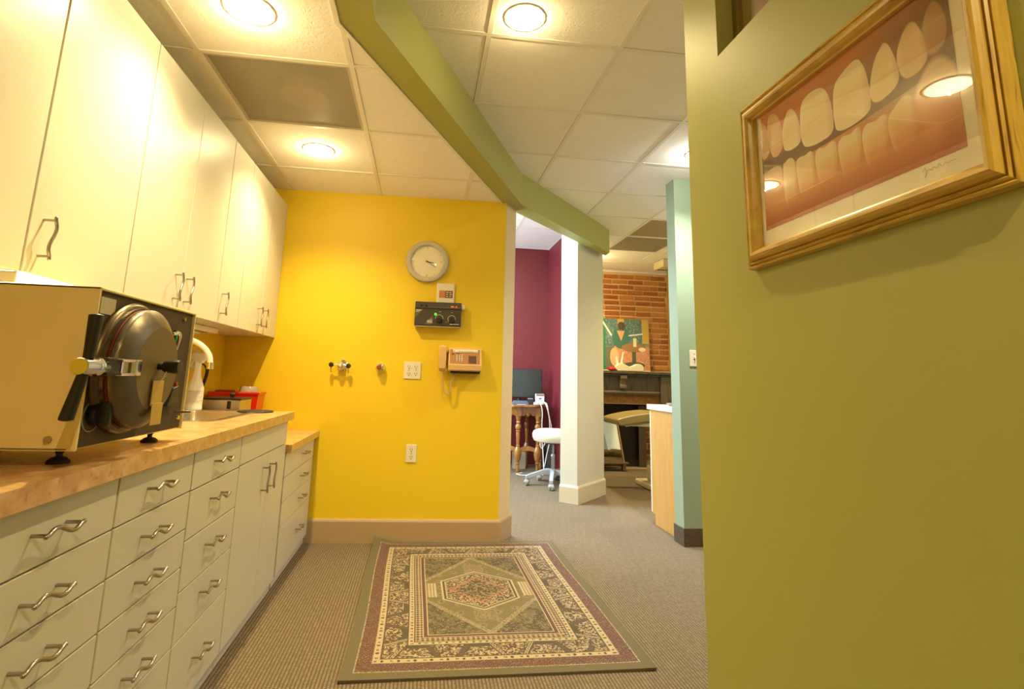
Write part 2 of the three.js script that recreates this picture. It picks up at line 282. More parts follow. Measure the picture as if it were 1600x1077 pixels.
// brick wall: every brick its own piece
{
  const w = structGroup('wall_brick'), mortar = M([0.76, 0.51, 0.27], 0.95, { bumpMap: bumpAt(0.08), bumpScale: 0.003 });
  mesh('mortar', bx(1.69, 3.5, 0, 2.95, -7.08, -6.906), mortar, w);
  const bt = tex(256, 128, (u, v) => 0.62 + 0.6 * fbm(u, v, 12, 131, 4), true, [1 / 0.3, 1 / 0.15]), bb = bumpAt(0.1);
  const tones = [[0.46, 0.15, 0.028], [0.54, 0.19, 0.036], [0.40, 0.125, 0.024], [0.60, 0.235, 0.05], [0.50, 0.175, 0.04], [0.62, 0.28, 0.07]].map((c) => M(c, 0.9, { map: bt, bumpMap: bb, bumpScale: 0.003 }));
  const shapes = [];
  for (let k = 0; k < 5; k++) { const g = new RoundedBoxGeometry(0.208, 0.058, 0.03, 1, 0.005), p = g.attributes.position; for (let i = 0; i < p.count; i++) p.setXYZ(i, p.getX(i) + (hash(i, k, 1) - 0.5) * 0.004, p.getY(i) + (hash(i, k, 2) - 0.5) * 0.004, p.getZ(i)); g.computeVertexNormals(); shapes.push(boxUV(prep(g))); }
  const course = 0.0722;
  const lay = (x0, x1, y0, y1) => {
    for (let r = Math.ceil(y0 / course); (r + 1) * course < y1 + 0.03; r++) {
      let x = x0 - (r % 2 ? 0.11 : 0) - 0.03 * hash(r, 5), n = 0;
      while (x < x1) {
        const half = hash(r, n, 9) > 0.86, L = half ? 0.105 : 0.208, a = Math.max(x, x0), b = Math.min(x + L, x1);
        if (b - a > 0.03) {
          const m = new THREE.Mesh(shapes[Math.floor(hash(r, n, 4) * 5)], tones[Math.floor(hash(r, n, 5) * tones.length)]);
          m.name = 'brick'; m.scale.set((b - a) / 0.208, 0.86 + 0.14 * hash(r, n, 6), 1);
          m.position.set((a + b) / 2, (r + 0.5) * course + (hash(r, n, 7) - 0.5) * 0.005, -6.914 + 0.005 * hash(r, n, 8)); m.castShadow = m.receiveShadow = true; w.add(m);
        }
        x += L + 0.014; n++;
      }
    }
  };
  lay(2.20, 3.30, 1.225, 2.56);
  lay(2.90, 3.05, 0.02, 0.80);
  struct('trim_2', bx(3.302, 3.36, 0, HB, -6.91, -6.87, 0.004), M([0.55, 0.33, 0.08], 0.4));
  struct('trim_3', bx(1.76, 3.36, HB - 0.03, HB - 0.001, -6.93, -6.88, 0.003), gridM);
}

// ------------------------------------------------------------------ downlights
{
  const lensM = new THREE.MeshStandardMaterial({ color: 0xffffff, emissive: lin(1, 0.93, 0.72), emissiveIntensity: 5, roughness: 0.5 });
  const lensW = new THREE.MeshStandardMaterial({ color: 0xffffff, emissive: lin(0.97, 0.98, 0.95), emissiveIntensity: 5, roughness: 0.5 });
  const proto = thing('downlight', '', 'downlight', [0, 0, 0], 0, 'recessed ceiling downlights'); origin.delete(proto);
  mesh('trim_ring', lathe([[0.0795, -0.002], [0.081, -0.003], [0.087, -0.0025], [0.089, -0.001], [0.089, 0.0], [0.0795, 0.0]]), whitePl, proto);
  mesh('lens', lathe([[0.0, -0.0085], [0.04, -0.008], [0.080, -0.0035], [0.080, -0.001], [0, -0.001]]), lensM, proto);
  DOWNLIGHTS.forEach(([x, y, z, k, col, label], i) => {
    let o = proto;
    if (i) o = copy(proto, label, [x, y - 0.0005, z]); else { proto.position.set(x, y - 0.0005, z); proto.userData.label = label; }
    if (i === 3) o.children[1].material = lensW;
    const s = sun(new THREE.SpotLight(col, DOWN * k, 0, 1.15, 1.0, 2)); s.name = 'downlight_lamp'; s.position.set(x, y - 0.016, z); s.target.position.set(x, 0, z); scene.add(s.target); s.shadow.radius = 0.4;
    const q = sun(new THREE.PointLight(col, DOWN * k * 0.05, 0, 2)); q.name = 'downlight_glow'; q.position.set(x, y - 0.034, z); q.shadow.radius = 0.25;
  });
}

// ------------------------------------------------------------------ cabinets on the left
const XF = -0.675, XU = -0.995;
const pullG = (() => {
  const L = 0.048, pts = []; for (let i = 0; i <= 14; i++) { const t = i / 14, u = -0.055 + 0.11 * t; pts.push([u, 0.0085 * Math.sin(2 * Math.PI * t) * Math.min(1, 6 * t, 6 * (1 - t)), 0.029]); }
  const g = mergeGeometries([tube(pts, 0.0043, 40, 10), sph(0.0044, -0.055, 0, 0.029), sph(0.0044, 0.055, 0, 0.029), cyl(0.0036, 0.0036, 0.029, -L, 0, 0.0145, 'z', 12), cyl(0.0036, 0.0036, 0.029, L, 0, 0.0145, 'z', 12)].map(prep));
  return { h: g.clone().rotateY(Math.PI / 2), v: g.clone().rotateZ(Math.PI / 2).rotateY(Math.PI / 2) };
})();
for (const k of ['h', 'v']) boxUV(pullG[k]);
function pull(parent, kind, x, y, z) {
  const at = origin.get(parent), m = new THREE.Mesh(pullG[kind], handleM); m.name = 'handle'; m.position.set(x - at.x, y - at.y, z - at.z); m.castShadow = m.receiveShadow = true; parent.add(m);
}
function drawerUnit(label, z0, z1, rows, hz, group, top = 0.82) {  // z0 nearer, z1 farther
  const c = thing('base_cabinet', label, 'cabinet', [-0.99, 0, (z0 + z1) / 2], 0, group);
  mesh('carcass', bx(-1.305, -0.695, 0.05, top - 0.002, z1 + 0.001, z0 - 0.001), carcM, c);
  mesh('plinth', bx(-1.305, -0.692, 0.001, 0.05, z1 + 0.001, z0 - 0.001), plinthM, c);
  for (let i = 0; i + 1 < rows.length; i++) {
    const d = mesh('drawer', bx(-0.694, XF, rows[i + 1] + 0.0017, rows[i] - 0.0017, z1 + 0.002, z0 - 0.002, 0.0022), whiteM, c);
    pull(d, 'h', XF, rows[i] - (i === rows.length - 2 && rows[i] - rows[i + 1] > 0.16 ? 0.105 : Math.min(0.056, (rows[i] - rows[i + 1]) / 2)), hz);
  }
  return c;
}
const seven = [0.819, 0.702, 0.595, 0.488, 0.382, 0.272, 0.165, 0.052];
drawerUnit('base cabinet of small drawers at the near end of the worktop, outside the frame', -0.47, -0.922, seven, -0.70, 'white drawer base cabinets');
drawerUnit('white seven-drawer base cabinet under the autoclave, nearest the camera', -0.925, -1.383, seven, -1.158, 'white drawer base cabinets');
drawerUnit('white seven-drawer base cabinet second from the camera, beside the five-drawer one', -1.386, -1.798, seven, -1.571, 'white drawer base cabinets');
drawerUnit('white base cabinet of five deeper drawers left of the two sink doors', -1.801, -2.241, [0.819, 0.700, 0.556, 0.413, 0.270, 0.052], -2.02, 'white drawer base cabinets');
{
  const z0 = -2.244, z1 = -2.965, zm = -2.645;
  const c = thing('sink_cabinet', 'white sink base cabinet with two tall doors and a blank panel above', 'cabinet', [-0.99, 0, (z0 + z1) / 2]);
  mesh('carcass', [bx(-0.712, -0.695, 0.05, 0.818, z1, z0), bx(-1.305, -0.7, 0.05, 0.818, z1, z1 + 0.018), bx(-1.305, -0.7, 0.05, 0.818, z0 - 0.018, z0), bx(-1.305, -0.7, 0.05, 0.07, z1, z0), bx(-1.305, -1.295, 0.05, 0.818, z1, z0)], whiteM, c);
  mesh('plinth', bx(-1.305, -0.692, 0.001, 0.05, z1, z0), plinthM, c);
  mesh('blank_panel', bx(-0.694, XF, 0.704, 0.818, z1 + 0.001, z0 - 0.002, 0.0022), whiteM, c);
  for (const [a, b, h] of [[zm + 0.0017, z0 - 0.002, zm + 0.072], [z1 + 0.001, zm - 0.0017, zm - 0.036]]) { const d = mesh('door', bx(-0.694, XF, 0.052, 0.7, a, b, 0.0022), whiteM, c); pull(d, 'v', XF, 0.597, h); }
}
drawerUnit('low white four-drawer cabinet at the end of the run against the yellow wall', -2.99, -3.735, [0.652, 0.526, 0.403, 0.28, 0.052], -3.43, undefined, 0.652);
{
  const hole = rrect(-1.172, -0.822, -2.905, -2.305, 0.07);
  const t = tag(mesh('countertop', prism(rect(-1.309, -0.65, -2.978, -0.45), 0.823, 0.862, [hole]), laminateM), 'long mottled tan laminate worktop over the white drawers', 'countertop');
  origin.set(t, new THREE.Vector3());
  mesh('backsplash', bx(-1.309, -1.292, 0.8625, 0.9, -2.978, -0.45, 0.004), laminateM, t);
  const low = tag(mesh('low_countertop', bx(-1.309, -0.648, 0.654, 0.694, -3.742, -2.982, 0.002), M(null, 0.28, { map: laminateT, clearcoat: 0.3, clearcoatRoughness: 0.2 })), 'lower short tan worktop stepped down against the yellow wall', 'countertop');
  // sink
  const s = thing('sink', 'stainless steel drop-in sink set in the tan worktop', 'sink', [-1.0, 0.862, -2.605]);
  mesh('rim', prism(rrect(-1.20, -0.795, -2.932, -2.278, 0.085), 0.8622, 0.8652, [rrect(-1.165, -0.829, -2.898, -2.312, 0.065)]), steelM, s);
  const rings = [[0, 0.8652, 0], [0.004, 0.855, 0], [0.012, 0.74, 0], [0.05, 0.705, 0], [0.12, 0.70, 0]], pos = [], idx = [];
  const N = 28;
  rings.forEach(([ins, y]) => { for (const [z, x] of rrect(-2.898 + ins, -2.312 - ins, -1.165 + ins, -0.829 - ins, Math.max(0.02, 0.065 - ins * 0.4))) pos.push(x, y, z); });
  for (let r = 0; r + 1 < rings.length; r++) for (let i = 0; i < N; i++) { const a = r * N + i, b = r * N + (i + 1) % N; idx.push(a, b, a + N, b, b + N, a + N); }
  const c0 = pos.length / 3; pos.push(-0.997, 0.698, -2.605); for (let i = 0; i < N; i++) idx.push((rings.length - 1) * N + i, (rings.length - 1) * N + (i + 1) % N, c0);
  const bg = new THREE.BufferGeometry(); bg.setAttribute('position', new THREE.Float32BufferAttribute(pos, 3)); bg.setIndex(idx); bg.computeVertexNormals();
  mesh('basin', bg, steelM, s);
  mesh('drain', [cyl(0.042, 0.042, 0.004, -0.997, 0.7005, -2.605), cyl(0.03, 0.03, 0.003, -0.997, 0.704, -2.605)], chromeM, s);
  // faucet
  const f = thing('faucet', 'white gooseneck faucet arching over the sink behind the autoclave', 'faucet', [-1.243, 0.862, -2.56]);
  const pts = [[-1.243, 0.872, -2.56], [-1.243, 1.0, -2.56], [-1.243, 1.09, -2.56]];
  for (let i = 1; i <= 10; i++) { const a = Math.PI * (1 - i / 10); pts.push([-1.093 + 0.15 * Math.cos(a), 1.09 + 0.112 * Math.sin(a), -2.56]); }
  mesh('spout', tube(pts, 0.0125, 70, 14), M([0.80, 0.74, 0.62], 0.18, { clearcoat: 0.5 }), f);
  mesh('aerator', cyl(0.0145, 0.0145, 0.03, -0.943, 1.083, -2.56), chromeM, f);
  mesh('base', lathe([[0, 0], [0.03, 0], [0.03, 0.008], [0.02, 0.016], [0.017, 0.04], [0, 0.04]]).translate(-1.243, 0.862, -2.56), chromeM, f);
  mesh('handle', [cyl(0.015, 0.012, 0.03, -1.243, 0.892, -2.50), rod([-1.243, 0.90, -2.50], [-1.2, 0.935, -2.485], 0.006)], chromeM, f);
}
// wall cabinets
function wallCab(label, seams, pulls, group) {
  const zA = seams[0], zB = seams[seams.length - 1];
  const c = thing('wall_cabinet', label, 'cabinet', [-1.15, 1.29, (zA + zB) / 2], 0, group);
  mesh('carcass', [bx(-1.306, -1.014, 1.292, 1.31, zB + 0.001, zA - 0.001), bx(-1.306, -1.014, 2.2, 2.219, zB + 0.001, zA - 0.001), bx(-1.306, -1.014, 1.31, 2.2, zB + 0.001, zB + 0.019), bx(-1.306, -1.014, 1.31, 2.2, zA - 0.019, zA - 0.001), bx(-1.306, -1.296, 1.31, 2.2, zB + 0.019, zA - 0.019)], whiteM, c);
  for (let i = 0; i + 1 < seams.length; i++) { const d = mesh('door', bx(-1.013, XU, 1.291, 2.222, seams[i + 1] + 0.0016, seams[i] - 0.0016, 0.0022), whiteM, c); pull(d, 'v', XU, 1.388, pulls[i]); }
}
wallCab('white wall cabinet with one door, outside the frame at the near end', [-0.46, -0.955], [-0.905], 'white wall cabinets');
wallCab('white wall cabinet door cut off by the left edge of the photo', [-0.96, -1.427], [-1.01], 'white wall cabinets');
wallCab('wide single-door white wall cabinet above the autoclave, pull at its near bottom corner', [-1.43, -1.889], [-1.476], 'white wall cabinets');
wallCab('two-door white wall cabinet whose wavy pulls meet just right of the autoclave', [-1.892, -2.302, -2.694], [-2.236, -2.337], 'white wall cabinets');
wallCab('narrow single-door white wall cabinet above the faucet and spray bottle', [-2.697, -3.008], [-2.747], 'white wall cabinets');
wallCab('two-door white wall cabinet ending against the yellow wall', [-3.011, -3.40, -3.755], [-3.333, -3.443], 'white wall cabinets');
{
  const u = thing('under_cabinet_light', 'lit under-cabinet strip light glowing above the autoclave', 'light', [-1.09, 1.29, -1.66]);
  mesh('housing', [bx(-1.19, -1.1405, 1.262, 1.2905, -1.885, -1.43, 0.004), bx(-1.14, -1.004, 1.262, 1.2905, -1.885, -1.879, 0.002), bx(-1.14, -1.004, 1.262, 1.2905, -1.4365, -1.43, 0.002)], whitePl, u);
  mesh('diffuser', bx(-1.14, -1.0, 1.2595, 1.289, -1.878, -1.437, 0.004), new THREE.MeshStandardMaterial({ color: 0xffffff, emissive: lin(1, 0.95, 0.84), emissiveIntensity: 3 }), u);
  const l = sun(new THREE.RectAreaLight(lin(1, 0.9, 0.66), 5, 0.42, 0.16)); l.name = 'under_cabinet_lamp'; l.rotation.set(-Math.PI / 2, 0, Math.PI / 2); l.position.set(-1.097, 1.2575, -1.66); l.castShadow = false;
  const d = thing('under_cabinet_fixture', 'unlit white fixture with dark slots under the wall cabinet above the faucet', 'light', [-1.2, 1.29, -2.95]);
  mesh('housing', bx(-1.30, -1.13, 1.262, 1.2905, -3.13, -2.62, 0.006), ivoryM, d);
  for (const [a, b] of [[-1.165, -1.155], [-1.275, -1.262]]) mesh('slot', bx(a, b, 1.2595, 1.2625, -3.05, -2.80), blackM, d);
  mesh('cover', bx(-1.25, -1.18, 1.252, 1.263, -3.02, -2.66, 0.004), whitePl, d);
}

// ------------------------------------------------------------------ autoclave
{
  const X = -0.688, g = thing('autoclave', 'beige tabletop steam sterilizer with a round steel door and black T-handle', 'sterilizer', [-0.93, 0.862, -1.455]);
  const beige = M([0.86, 0.70, 0.34], 0.42), dark = M([0.085, 0.058, 0.031], 0.62, { specularIntensity: 0.5 }), z0 = -1.21, z1 = -1.70, y0 = 0.895, y1 = 1.231;
  mesh('casing', [bx(-1.19, X + 0.006, y0, y1, z0 - 0.006, z0, 0.002), bx(-1.19, X + 0.006, y0, y1, z1, z1 + 0.006, 0.002), bx(-1.19, X + 0.006, y1 - 0.006, y1, z1, z0, 0.002), bx(-1.19, X - 0.01, y0, y0 + 0.006, z1, z0, 0.001), bx(-1.19, -1.184, y0, y1, z1, z0)], beige, g);
  mesh('front_panel', bx(X - 0.014, X - 0.001, y0 + 0.004, y1 - 0.007, z1 + 0.007, z0 - 0.007, 0.001), dark, g);
  const cy = 1.064, cz = -1.372;
  const L = (pts, x = X) => lathe(pts, 64).rotateZ(-Math.PI / 2).translate(x, cy, cz);
  mesh('flange', L([[0.10, 0], [0.152, 0], [0.152, 0.006], [0.146, 0.014], [0.14, 0.016], [0.14, 0.024], [0.10, 0.024]]), M([0.13, 0.10, 0.06], 0.34, { metalness: 0.9 }), g);
  mesh('gasket', L([[0.10, 0.024], [0.1365, 0.024], [0.1365, 0.029], [0.10, 0.029]]), M([0.16, 0.02, 0.02], 0.6), g);
  const door = mesh('door', L([[0, 0.029], [0.135, 0.029], [0.137, 0.031], [0.137, 0.042], [0.1345, 0.045], [0.1005, 0.066], [0.098, 0.067], [0, 0.0665]]), M([0.17, 0.145, 0.11], 0.36, { metalness: 0.85 }), g);
  mesh('door_face', L([[0, 0.0666], [0.0965, 0.0668], [0.0965, 0.0675], [0, 0.0678]]), M([0.17, 0.115, 0.035], 0.5), door);
  mesh('door_knob', [cyl(0.008, 0.008, 0.014, X + 0.074, cy + 0.005, cz, 'x', 20), lathe([[0, 0], [0.012, 0], [0.014, 0.004], [0.017, 0.03], [0.016, 0.036], [0, 0.037]], 24).rotateZ(-Math.PI / 2).translate(X + 0.080, cy + 0.005, cz)], blackM, door);
  // brass tags on a string
  const tagM = M([0.60, 0.40, 0.10], 0.35, { metalness: 0.4 });
  mesh('paper_tag', [bx(X + 0.0715, X + 0.0735, cy - 0.085, cy - 0.028, cz - 0.026, cz + 0.026, 0.001), bx(X + 0.0735, X + 0.0755, cy - 0.130, cy - 0.080, cz - 0.03, cz + 0.022, 0.001)], tagM, door);
  mesh('string', [tube([[X + 0.096, cy + 0.004, cz - 0.012], [X + 0.084, cy - 0.018, cz - 0.002], [X + 0.0738, cy - 0.032, cz]], 0.0012, 12, 6), tube([[X + 0.096, cy + 0.004, cz + 0.012], [X + 0.084, cy - 0.018, cz + 0.004], [X + 0.0738, cy - 0.032, cz]], 0.0012, 12, 6)], whitePl, door);
  // latch: slotted strap on the door, bracket, swing bolt with T-handle at the camera side
  mesh('latch_strap', [bx(X + 0.046, X + 0.070, cy + 0.011, cy + 0.018, cz + 0.095, cz + 0.158, 0.002), bx(X + 0.046, X + 0.070, cy - 0.018, cy - 0.011, cz + 0.095, cz + 0.158, 0.002), bx(X + 0.056, X + 0.0725, cy - 0.018, cy + 0.018, cz + 0.085, cz + 0.108, 0.003), bx(X + 0.05, X + 0.058, cy - 0.018, cy + 0.018, cz + 0.105, cz + 0.14)], chromeM, g);
  mesh('latch_bracket', [bx(X + 0.004, X + 0.058, cy - 0.020, cy + 0.020, cz + 0.142, cz + 0.190, 0.004), cyl(0.006, 0.006, 0.09, X + 0.05, cy, cz + 0.14, 'z', 16)], M([0.05, 0.045, 0.04], 0.3, { metalness: 0.7 }), g);
  const hx = X + 0.05, hz0 = cz + 0.19;
  const hub = mesh('handle_hub', lathe([[0, 0], [0.013, 0], [0.016, 0.004], [0.016, 0.02], [0.019, 0.026], [0.019, 0.03], [0.0165, 0.034], [0.0165, 0.078], [0.015, 0.08], [0, 0.08]], 32).rotateX(Math.PI / 2).translate(hx, cy, hz0), chromeM, g);
  const hz = hz0 + 0.058;
  const grip = (a, b, r0, r1) => [rod(a, b, r0, r1, 24), sph(r1, ...b, 1, 0.35, 1)];
  mesh('grip', grip([hx + 0.002, cy + 0.016, hz], [hx + 0.004, cy + 0.098, hz], 0.0095, 0.0128), blackM, hub);
  mesh('grip', grip([hx - 0.003, cy - 0.014, hz], [hx - 0.018, cy - 0.098, hz + 0.003], 0.0095, 0.0128), blackM, hub);
  mesh('label_plate', bx(X - 0.0015, X + 0.0006, 1.177, 1.213, -1.284, -1.228), M([0.55, 0.47, 0.30], 0.5), g);
  const kn = mesh('control_knob', [lathe([[0, 0], [0.024, 0], [0.026, 0.004], [0.024, 0.016], [0, 0.017]], 28).rotateZ(-Math.PI / 2).translate(X, 0.966, -1.262), bx(X + 0.01, X + 0.036, 0.94, 0.992, -1.27, -1.254, 0.005)], blackM, g);
  mesh('dial_mark', new THREE.TorusGeometry(0.031, 0.0012, 8, 40).rotateY(Math.PI / 2).translate(X, 0.960, -1.258), M([0.4, 0.36, 0.3], 0.5), kn);
  const sw = mesh('rocker_switch', bx(X - 0.001, X + 0.006, 1.133, 1.170, -1.603, -1.582, 0.002), blackM, g);
  mesh('lamp', bx(X + 0.004, X + 0.009, 1.138, 1.160, -1.600, -1.585, 0.002), M([0.01, 0.22, 0.05], 0.25, { emissive: lin(0, 0.25, 0.05), emissiveIntensity: 0.4 }), sw);
  mesh('indicator', bx(X - 0.001, X + 0.005, 1.062, 1.092, -1.612, -1.588, 0.002), M([0.70, 0.48, 0.08], 0.3), g);
  mesh('indicator', [cyl(0.006, 0.006, 0.006, X + 0.003, 1.105, -1.60, 'x', 16), cyl(0.006, 0.006, 0.006, X + 0.003, 1.022, -1.63, 'x', 16)], M([0.35, 0.02, 0.02], 0.3), g);
  mesh('hinge_wedge', plateX([[-1.585, 1.012], [-1.615, 1.018], [-1.625, 0.966], [-1.56, 0.966]], X, X + 0.018, [], 0.002), blackM, g);
  mesh('door_hinge', tube([[X + 0.03, 1.155, -1.505], [X + 0.035, 1.158, -1.535], [X + 0.026, 1.135, -1.555], [X + 0.01, 1.085, -1.562]], 0.005, 24, 10), chromeM, g);
  for (const [y, z] of [[1.206, -1.635], [0.928, -1.672]]) mesh('screw', [cyl(0.007, 0.006, 0.005, X + 0.002, y, z, 'x', 20)], chromeM, g);
  mesh('drain_pin', rod([X, 0.944, -1.655], [X + 0.045, 0.944, -1.652], 0.0035), chromeM, g);
  mesh('screw', [cyl(0.0075, 0.007, 0.005, -0.735, 0.917, z0 + 0.002, 'z', 20)], handleM, g);
  const foot = () => lathe([[0, 0], [0.021, 0], [0.021, 0.005], [0.014, 0.011], [0.006, 0.014], [0.006, 0.02], [0.009, 0.022], [0.006, 0.025], [0.006, 0.0335], [0, 0.0335]], 24);
  for (const [x, z] of [[-0.748, -1.275], [-0.742, -1.645], [-1.12, -1.275], [-1.12, -1.645]]) mesh('foot', foot().translate(x, 0.862, z), rubberM, g);
}
// ------------------------------------------------------------------ things at the sink end
{
  const b = thing('spray_bottle', 'white plastic spray bottle with a trigger head at the end of the worktop', 'bottle', [-1.135, 0.862, -2.925]);
  const bp = [[0, 0], [0.038, 0], [0.041, 0.004], [0.0415, 0.012], [0.0395, 0.02], [0.0405, 0.03], [0.0405, 0.10], [0.039, 0.112], [0.034, 0.13], [0.024, 0.156], [0.0185, 0.18], [0.016, 0.205], [0.016, 0.218], [0, 0.218]];
  const body = mesh('body', lathe(bp, 40), whitePl, b, { local: true });
  const lt = canvasTex(256, 128, (c, w, h) => { c.fillStyle = '#d8d2c4'; c.fillRect(0, 0, w, h); c.fillStyle = '#b98f86'; c.fillRect(52, 8, 14, 112); c.fillStyle = '#8f897c'; for (let i = 0; i < 8; i++) c.fillRect(92, 18 + i * 13, 60 + 18 * Math.sin(i * 2.3), 3); c.fillStyle = '#a99f92'; c.fillRect(90, 8, 70, 5); });
  mesh('label', new THREE.CylinderGeometry(0.0409, 0.0409, 0.068, 40, 1, true).rotateY(-2.58).translate(0, 0.066, 0), M(null, 0.5, { map: lt }), body, { local: true, keepUV: true });
  mesh('collar', lathe([[0, 0.216], [0.0155, 0.216], [0.0165, 0.222], [0.0165, 0.236], [0.012, 0.242], [0, 0.242]], 28), whitePl, b, { local: true });
  const hd = new THREE.ExtrudeGeometry(shape2([[-0.045, 0.262], [-0.043, 0.275], [-0.02, 0.281], [0.028, 0.281], [0.043, 0.272], [0.044, 0.256], [0.03, 0.25], [0.022, 0.238], [-0.012, 0.238], [-0.014, 0.252], [-0.034, 0.255]]), { depth: 0.018, bevelEnabled: true, bevelSize: 0.003, bevelThickness: 0.003, bevelSegments: 2 }).translate(0, 0, -0.009).rotateY(-0.35);
  mesh('sprayer_head', hd, M([0.74, 0.70, 0.62], 0.4), b, { local: true });
  mesh('trigger', tube([[-0.022, 0.253, -0.004], [-0.03, 0.235, -0.006], [-0.036, 0.212, -0.008]], 0.0055, 16, 8), M([0.74, 0.70, 0.62], 0.4), b, { local: true });
  // red sharps container on the low worktop
  const s = thing('sharps_container', 'red plastic sharps bin with clear round cap on the low worktop', 'bin', [-1.135, 0.694, -3.58]);
  const taper = (w0, w1, d0, d1, y0, y1) => { const g = new THREE.BoxGeometry(1, 1, 1), p = g.attributes.position; for (let i = 0; i < p.count; i++) { const t = p.getY(i) > 0; p.setXYZ(i, p.getX(i) * (t ? w1 : w0), t ? y1 : y0, p.getZ(i) * (t ? d1 : d0)); } g.computeVertexNormals(); return g; };
  const redM = M([0.62, 0.018, 0.010], 0.28, { clearcoat: 0.4 });
  mesh('body', [taper(0.255, 0.29, 0.13, 0.15, 0, 0.232), bx(-0.152, 0.152, 0.228, 0.242, -0.082, 0.082, 0.004)], redM, s, { local: true });
  const fr = (m, t) => [bx(-0.10, 0.10, m, m + t, 0, 0.001), bx(-0.10, 0.10, m + 0.14, m + 0.14 + t, 0, 0.001), bx(-0.10, -0.10 + t, m, m + 0.14, 0, 0.001), bx(0.10 - t, 0.10, m, m + 0.14 + t, 0, 0.001)];
  mesh('label_border', mergeGeometries(fr(0.065, 0.005).map(prep)).rotateX(0.04).translate(0, 0, 0.0685), M([0.8, 0.45, 0.32], 0.5), s, { local: true });
  mesh('cap', lathe([[0, 0.242], [0.058, 0.242], [0.056, 0.252], [0.05, 0.272], [0.046, 0.276], [0, 0.276]], 32).translate(0.065, 0, 0), M([0.62, 0.55, 0.42], 0.12, { transmission: 0.45, thickness: 0.02 }), s, { local: true });
  mesh('flap', bx(-0.12, -0.03, 0.242, 0.25, -0.05, 0.05, 0.003), M([0.35, 0.012, 0.008], 0.3), s, { local: true });
  // steel box with black lid
  const m = thing('steel_box', 'small steel box with black hinged lid in front of the red bin', 'box', [-1.045, 0.694, -3.19]);
  mesh('case', bx(-0.105, 0.082, 0, 0.215, -0.10, 0.10, 0.004), brushedM, m, { local: true });
  mesh('lid', [bx(-0.110, 0.088, 0.2152, 0.222, -0.106, 0.104, 0.002)], blackM, m, { local: true });
  mesh('knob', [cyl(0.008, 0.013, 0.016, 0.02, 0.232, 0.04), sph(0.013, 0.02, 0.242, 0.04, 1, 0.7, 1)], rubberM, m, { local: true });
  mesh('latch', bx(0.018, 0.036, 0.168, 0.208, 0.1, 0.106, 0.002), blackM, m, { local: true });
  const p = thing('black_switch_box', 'small black switch box at the foot of the black power cord', 'box', [-1.205, 0.694, -3.06]);
  mesh('case', bx(-0.045, 0.045, 0, 0.18, -0.03, 0.03, 0.004), rubberM, p, { local: true });
  mesh('face_plate', bx(-0.01, 0.044, 0.165, 0.183, 0.024, 0.0325, 0.002), brushedM, p, { local: true });
  const mat = tag(mesh('sink_cover', lathe([[0, 0], [0.083, 0], [0.086, 0.003], [0.083, 0.0065], [0.03, 0.0075], [0, 0.0075]], 40).translate(-0.82, 0.8625, -2.885), rubberM), 'flat round black rubber cover lying beside the far end of the sink', 'cover');
  // outlet and cord on the left wall behind the bottle
  const o = thing('wall_outlet', 'duplex outlet on the wall behind the spray bottle with two black plugs', 'outlet', [-1.3095, 1.12, -3.32]);
  mesh('plate', bx(-0.0, 0.005, -0.057, 0.057, -0.035, 0.035, 0.002), ivoryM, o, { local: true });
  for (const y of [0.022, -0.022]) mesh('plug', bx(0.005, 0.03, y - 0.012, y + 0.012, -0.014, 0.014, 0.004), blackM, o, { local: true });
  const c = tag(mesh('power_cord', [tube([[-1.277, 1.142, -3.32], [-1.235, 1.13, -3.31], [-1.215, 1.05, -3.28], [-1.218, 0.96, -3.24], [-1.215, 0.90, -3.2], [-1.205, 0.876, -3.12]], 0.0045, 60, 8), tube([[-1.277, 1.098, -3.32], [-1.25, 1.09, -3.31], [-1.228, 1.055, -3.29], [-1.226, 0.98, -3.25], [-1.222, 0.90, -3.2], [-1.212, 0.876, -3.12]], 0.0045, 60, 8)], rubberM), 'black power cords hanging from the outlet behind the spray bottle', 'cord');
}

// ------------------------------------------------------------------ on the yellow wall (x across, y up, z out of the wall)
const onWall = (name, label, cat, x, y, group) => thing(name, label, cat, [x, y, wallZ(x) + 0.0005], -0.035, group);
const loc = { local: true };
{
  const c = onWall('wall_clock', 'round wall clock with wide pale rim on the yellow wall', 'clock', 0, 1.864);
  mesh('rim', lathe([[0.112, 0.012], [0.113, 0.022], [0.118, 0.030], [0.132, 0.034], [0.144, 0.030], [0.150, 0.020], [0.150, 0.004], [0.146, 0], [0, 0], [0, 0.006], [0.112, 0.006]], 64).rotateX(Math.PI / 2), M([0.53, 0.48, 0.37], 0.45), c, loc);
  mesh('dial', cyl(0.113, 0.113, 0.004, 0, 0, 0.009, 'z', 48), M([0.90, 0.82, 0.62], 0.6), c, loc);
  const ink = M([0.10, 0.08, 0.05], 0.5);
  for (let k = 0; k < 12; k++) { const a = k * Math.PI / 6, r0 = k % 3 ? 0.100 : 0.093; mesh('hour_mark', rod([r0 * Math.sin(a), r0 * Math.cos(a), 0.0115], [0.108 * Math.sin(a), 0.108 * Math.cos(a), 0.0115], k % 3 ? 0.0009 : 0.0016, undefined, 8), ink, c, loc); }
  const hand = (deg, L, w, z) => bx(-w, w, -0.012, L, z, z + 0.001).rotateZ(-deg * Math.PI / 180);
  mesh('hour_hand', hand(101, 0.042, 0.0028, 0.0125), ink, c, loc); mesh('minute_hand', hand(124, 0.070, 0.0018, 0.0145), ink, c, loc);
  mesh('hub', cyl(0.006, 0.006, 0.006, 0, 0, 0.014, 'z', 20), ink, c, loc);
  mesh('crystal', lathe([[0, 0.027], [0.05, 0.0265], [0.112, 0.021]], 48).rotateX(Math.PI / 2), M([1, 1, 1], 0.03, { transmission: 1, thickness: 0 }), c, loc);
}
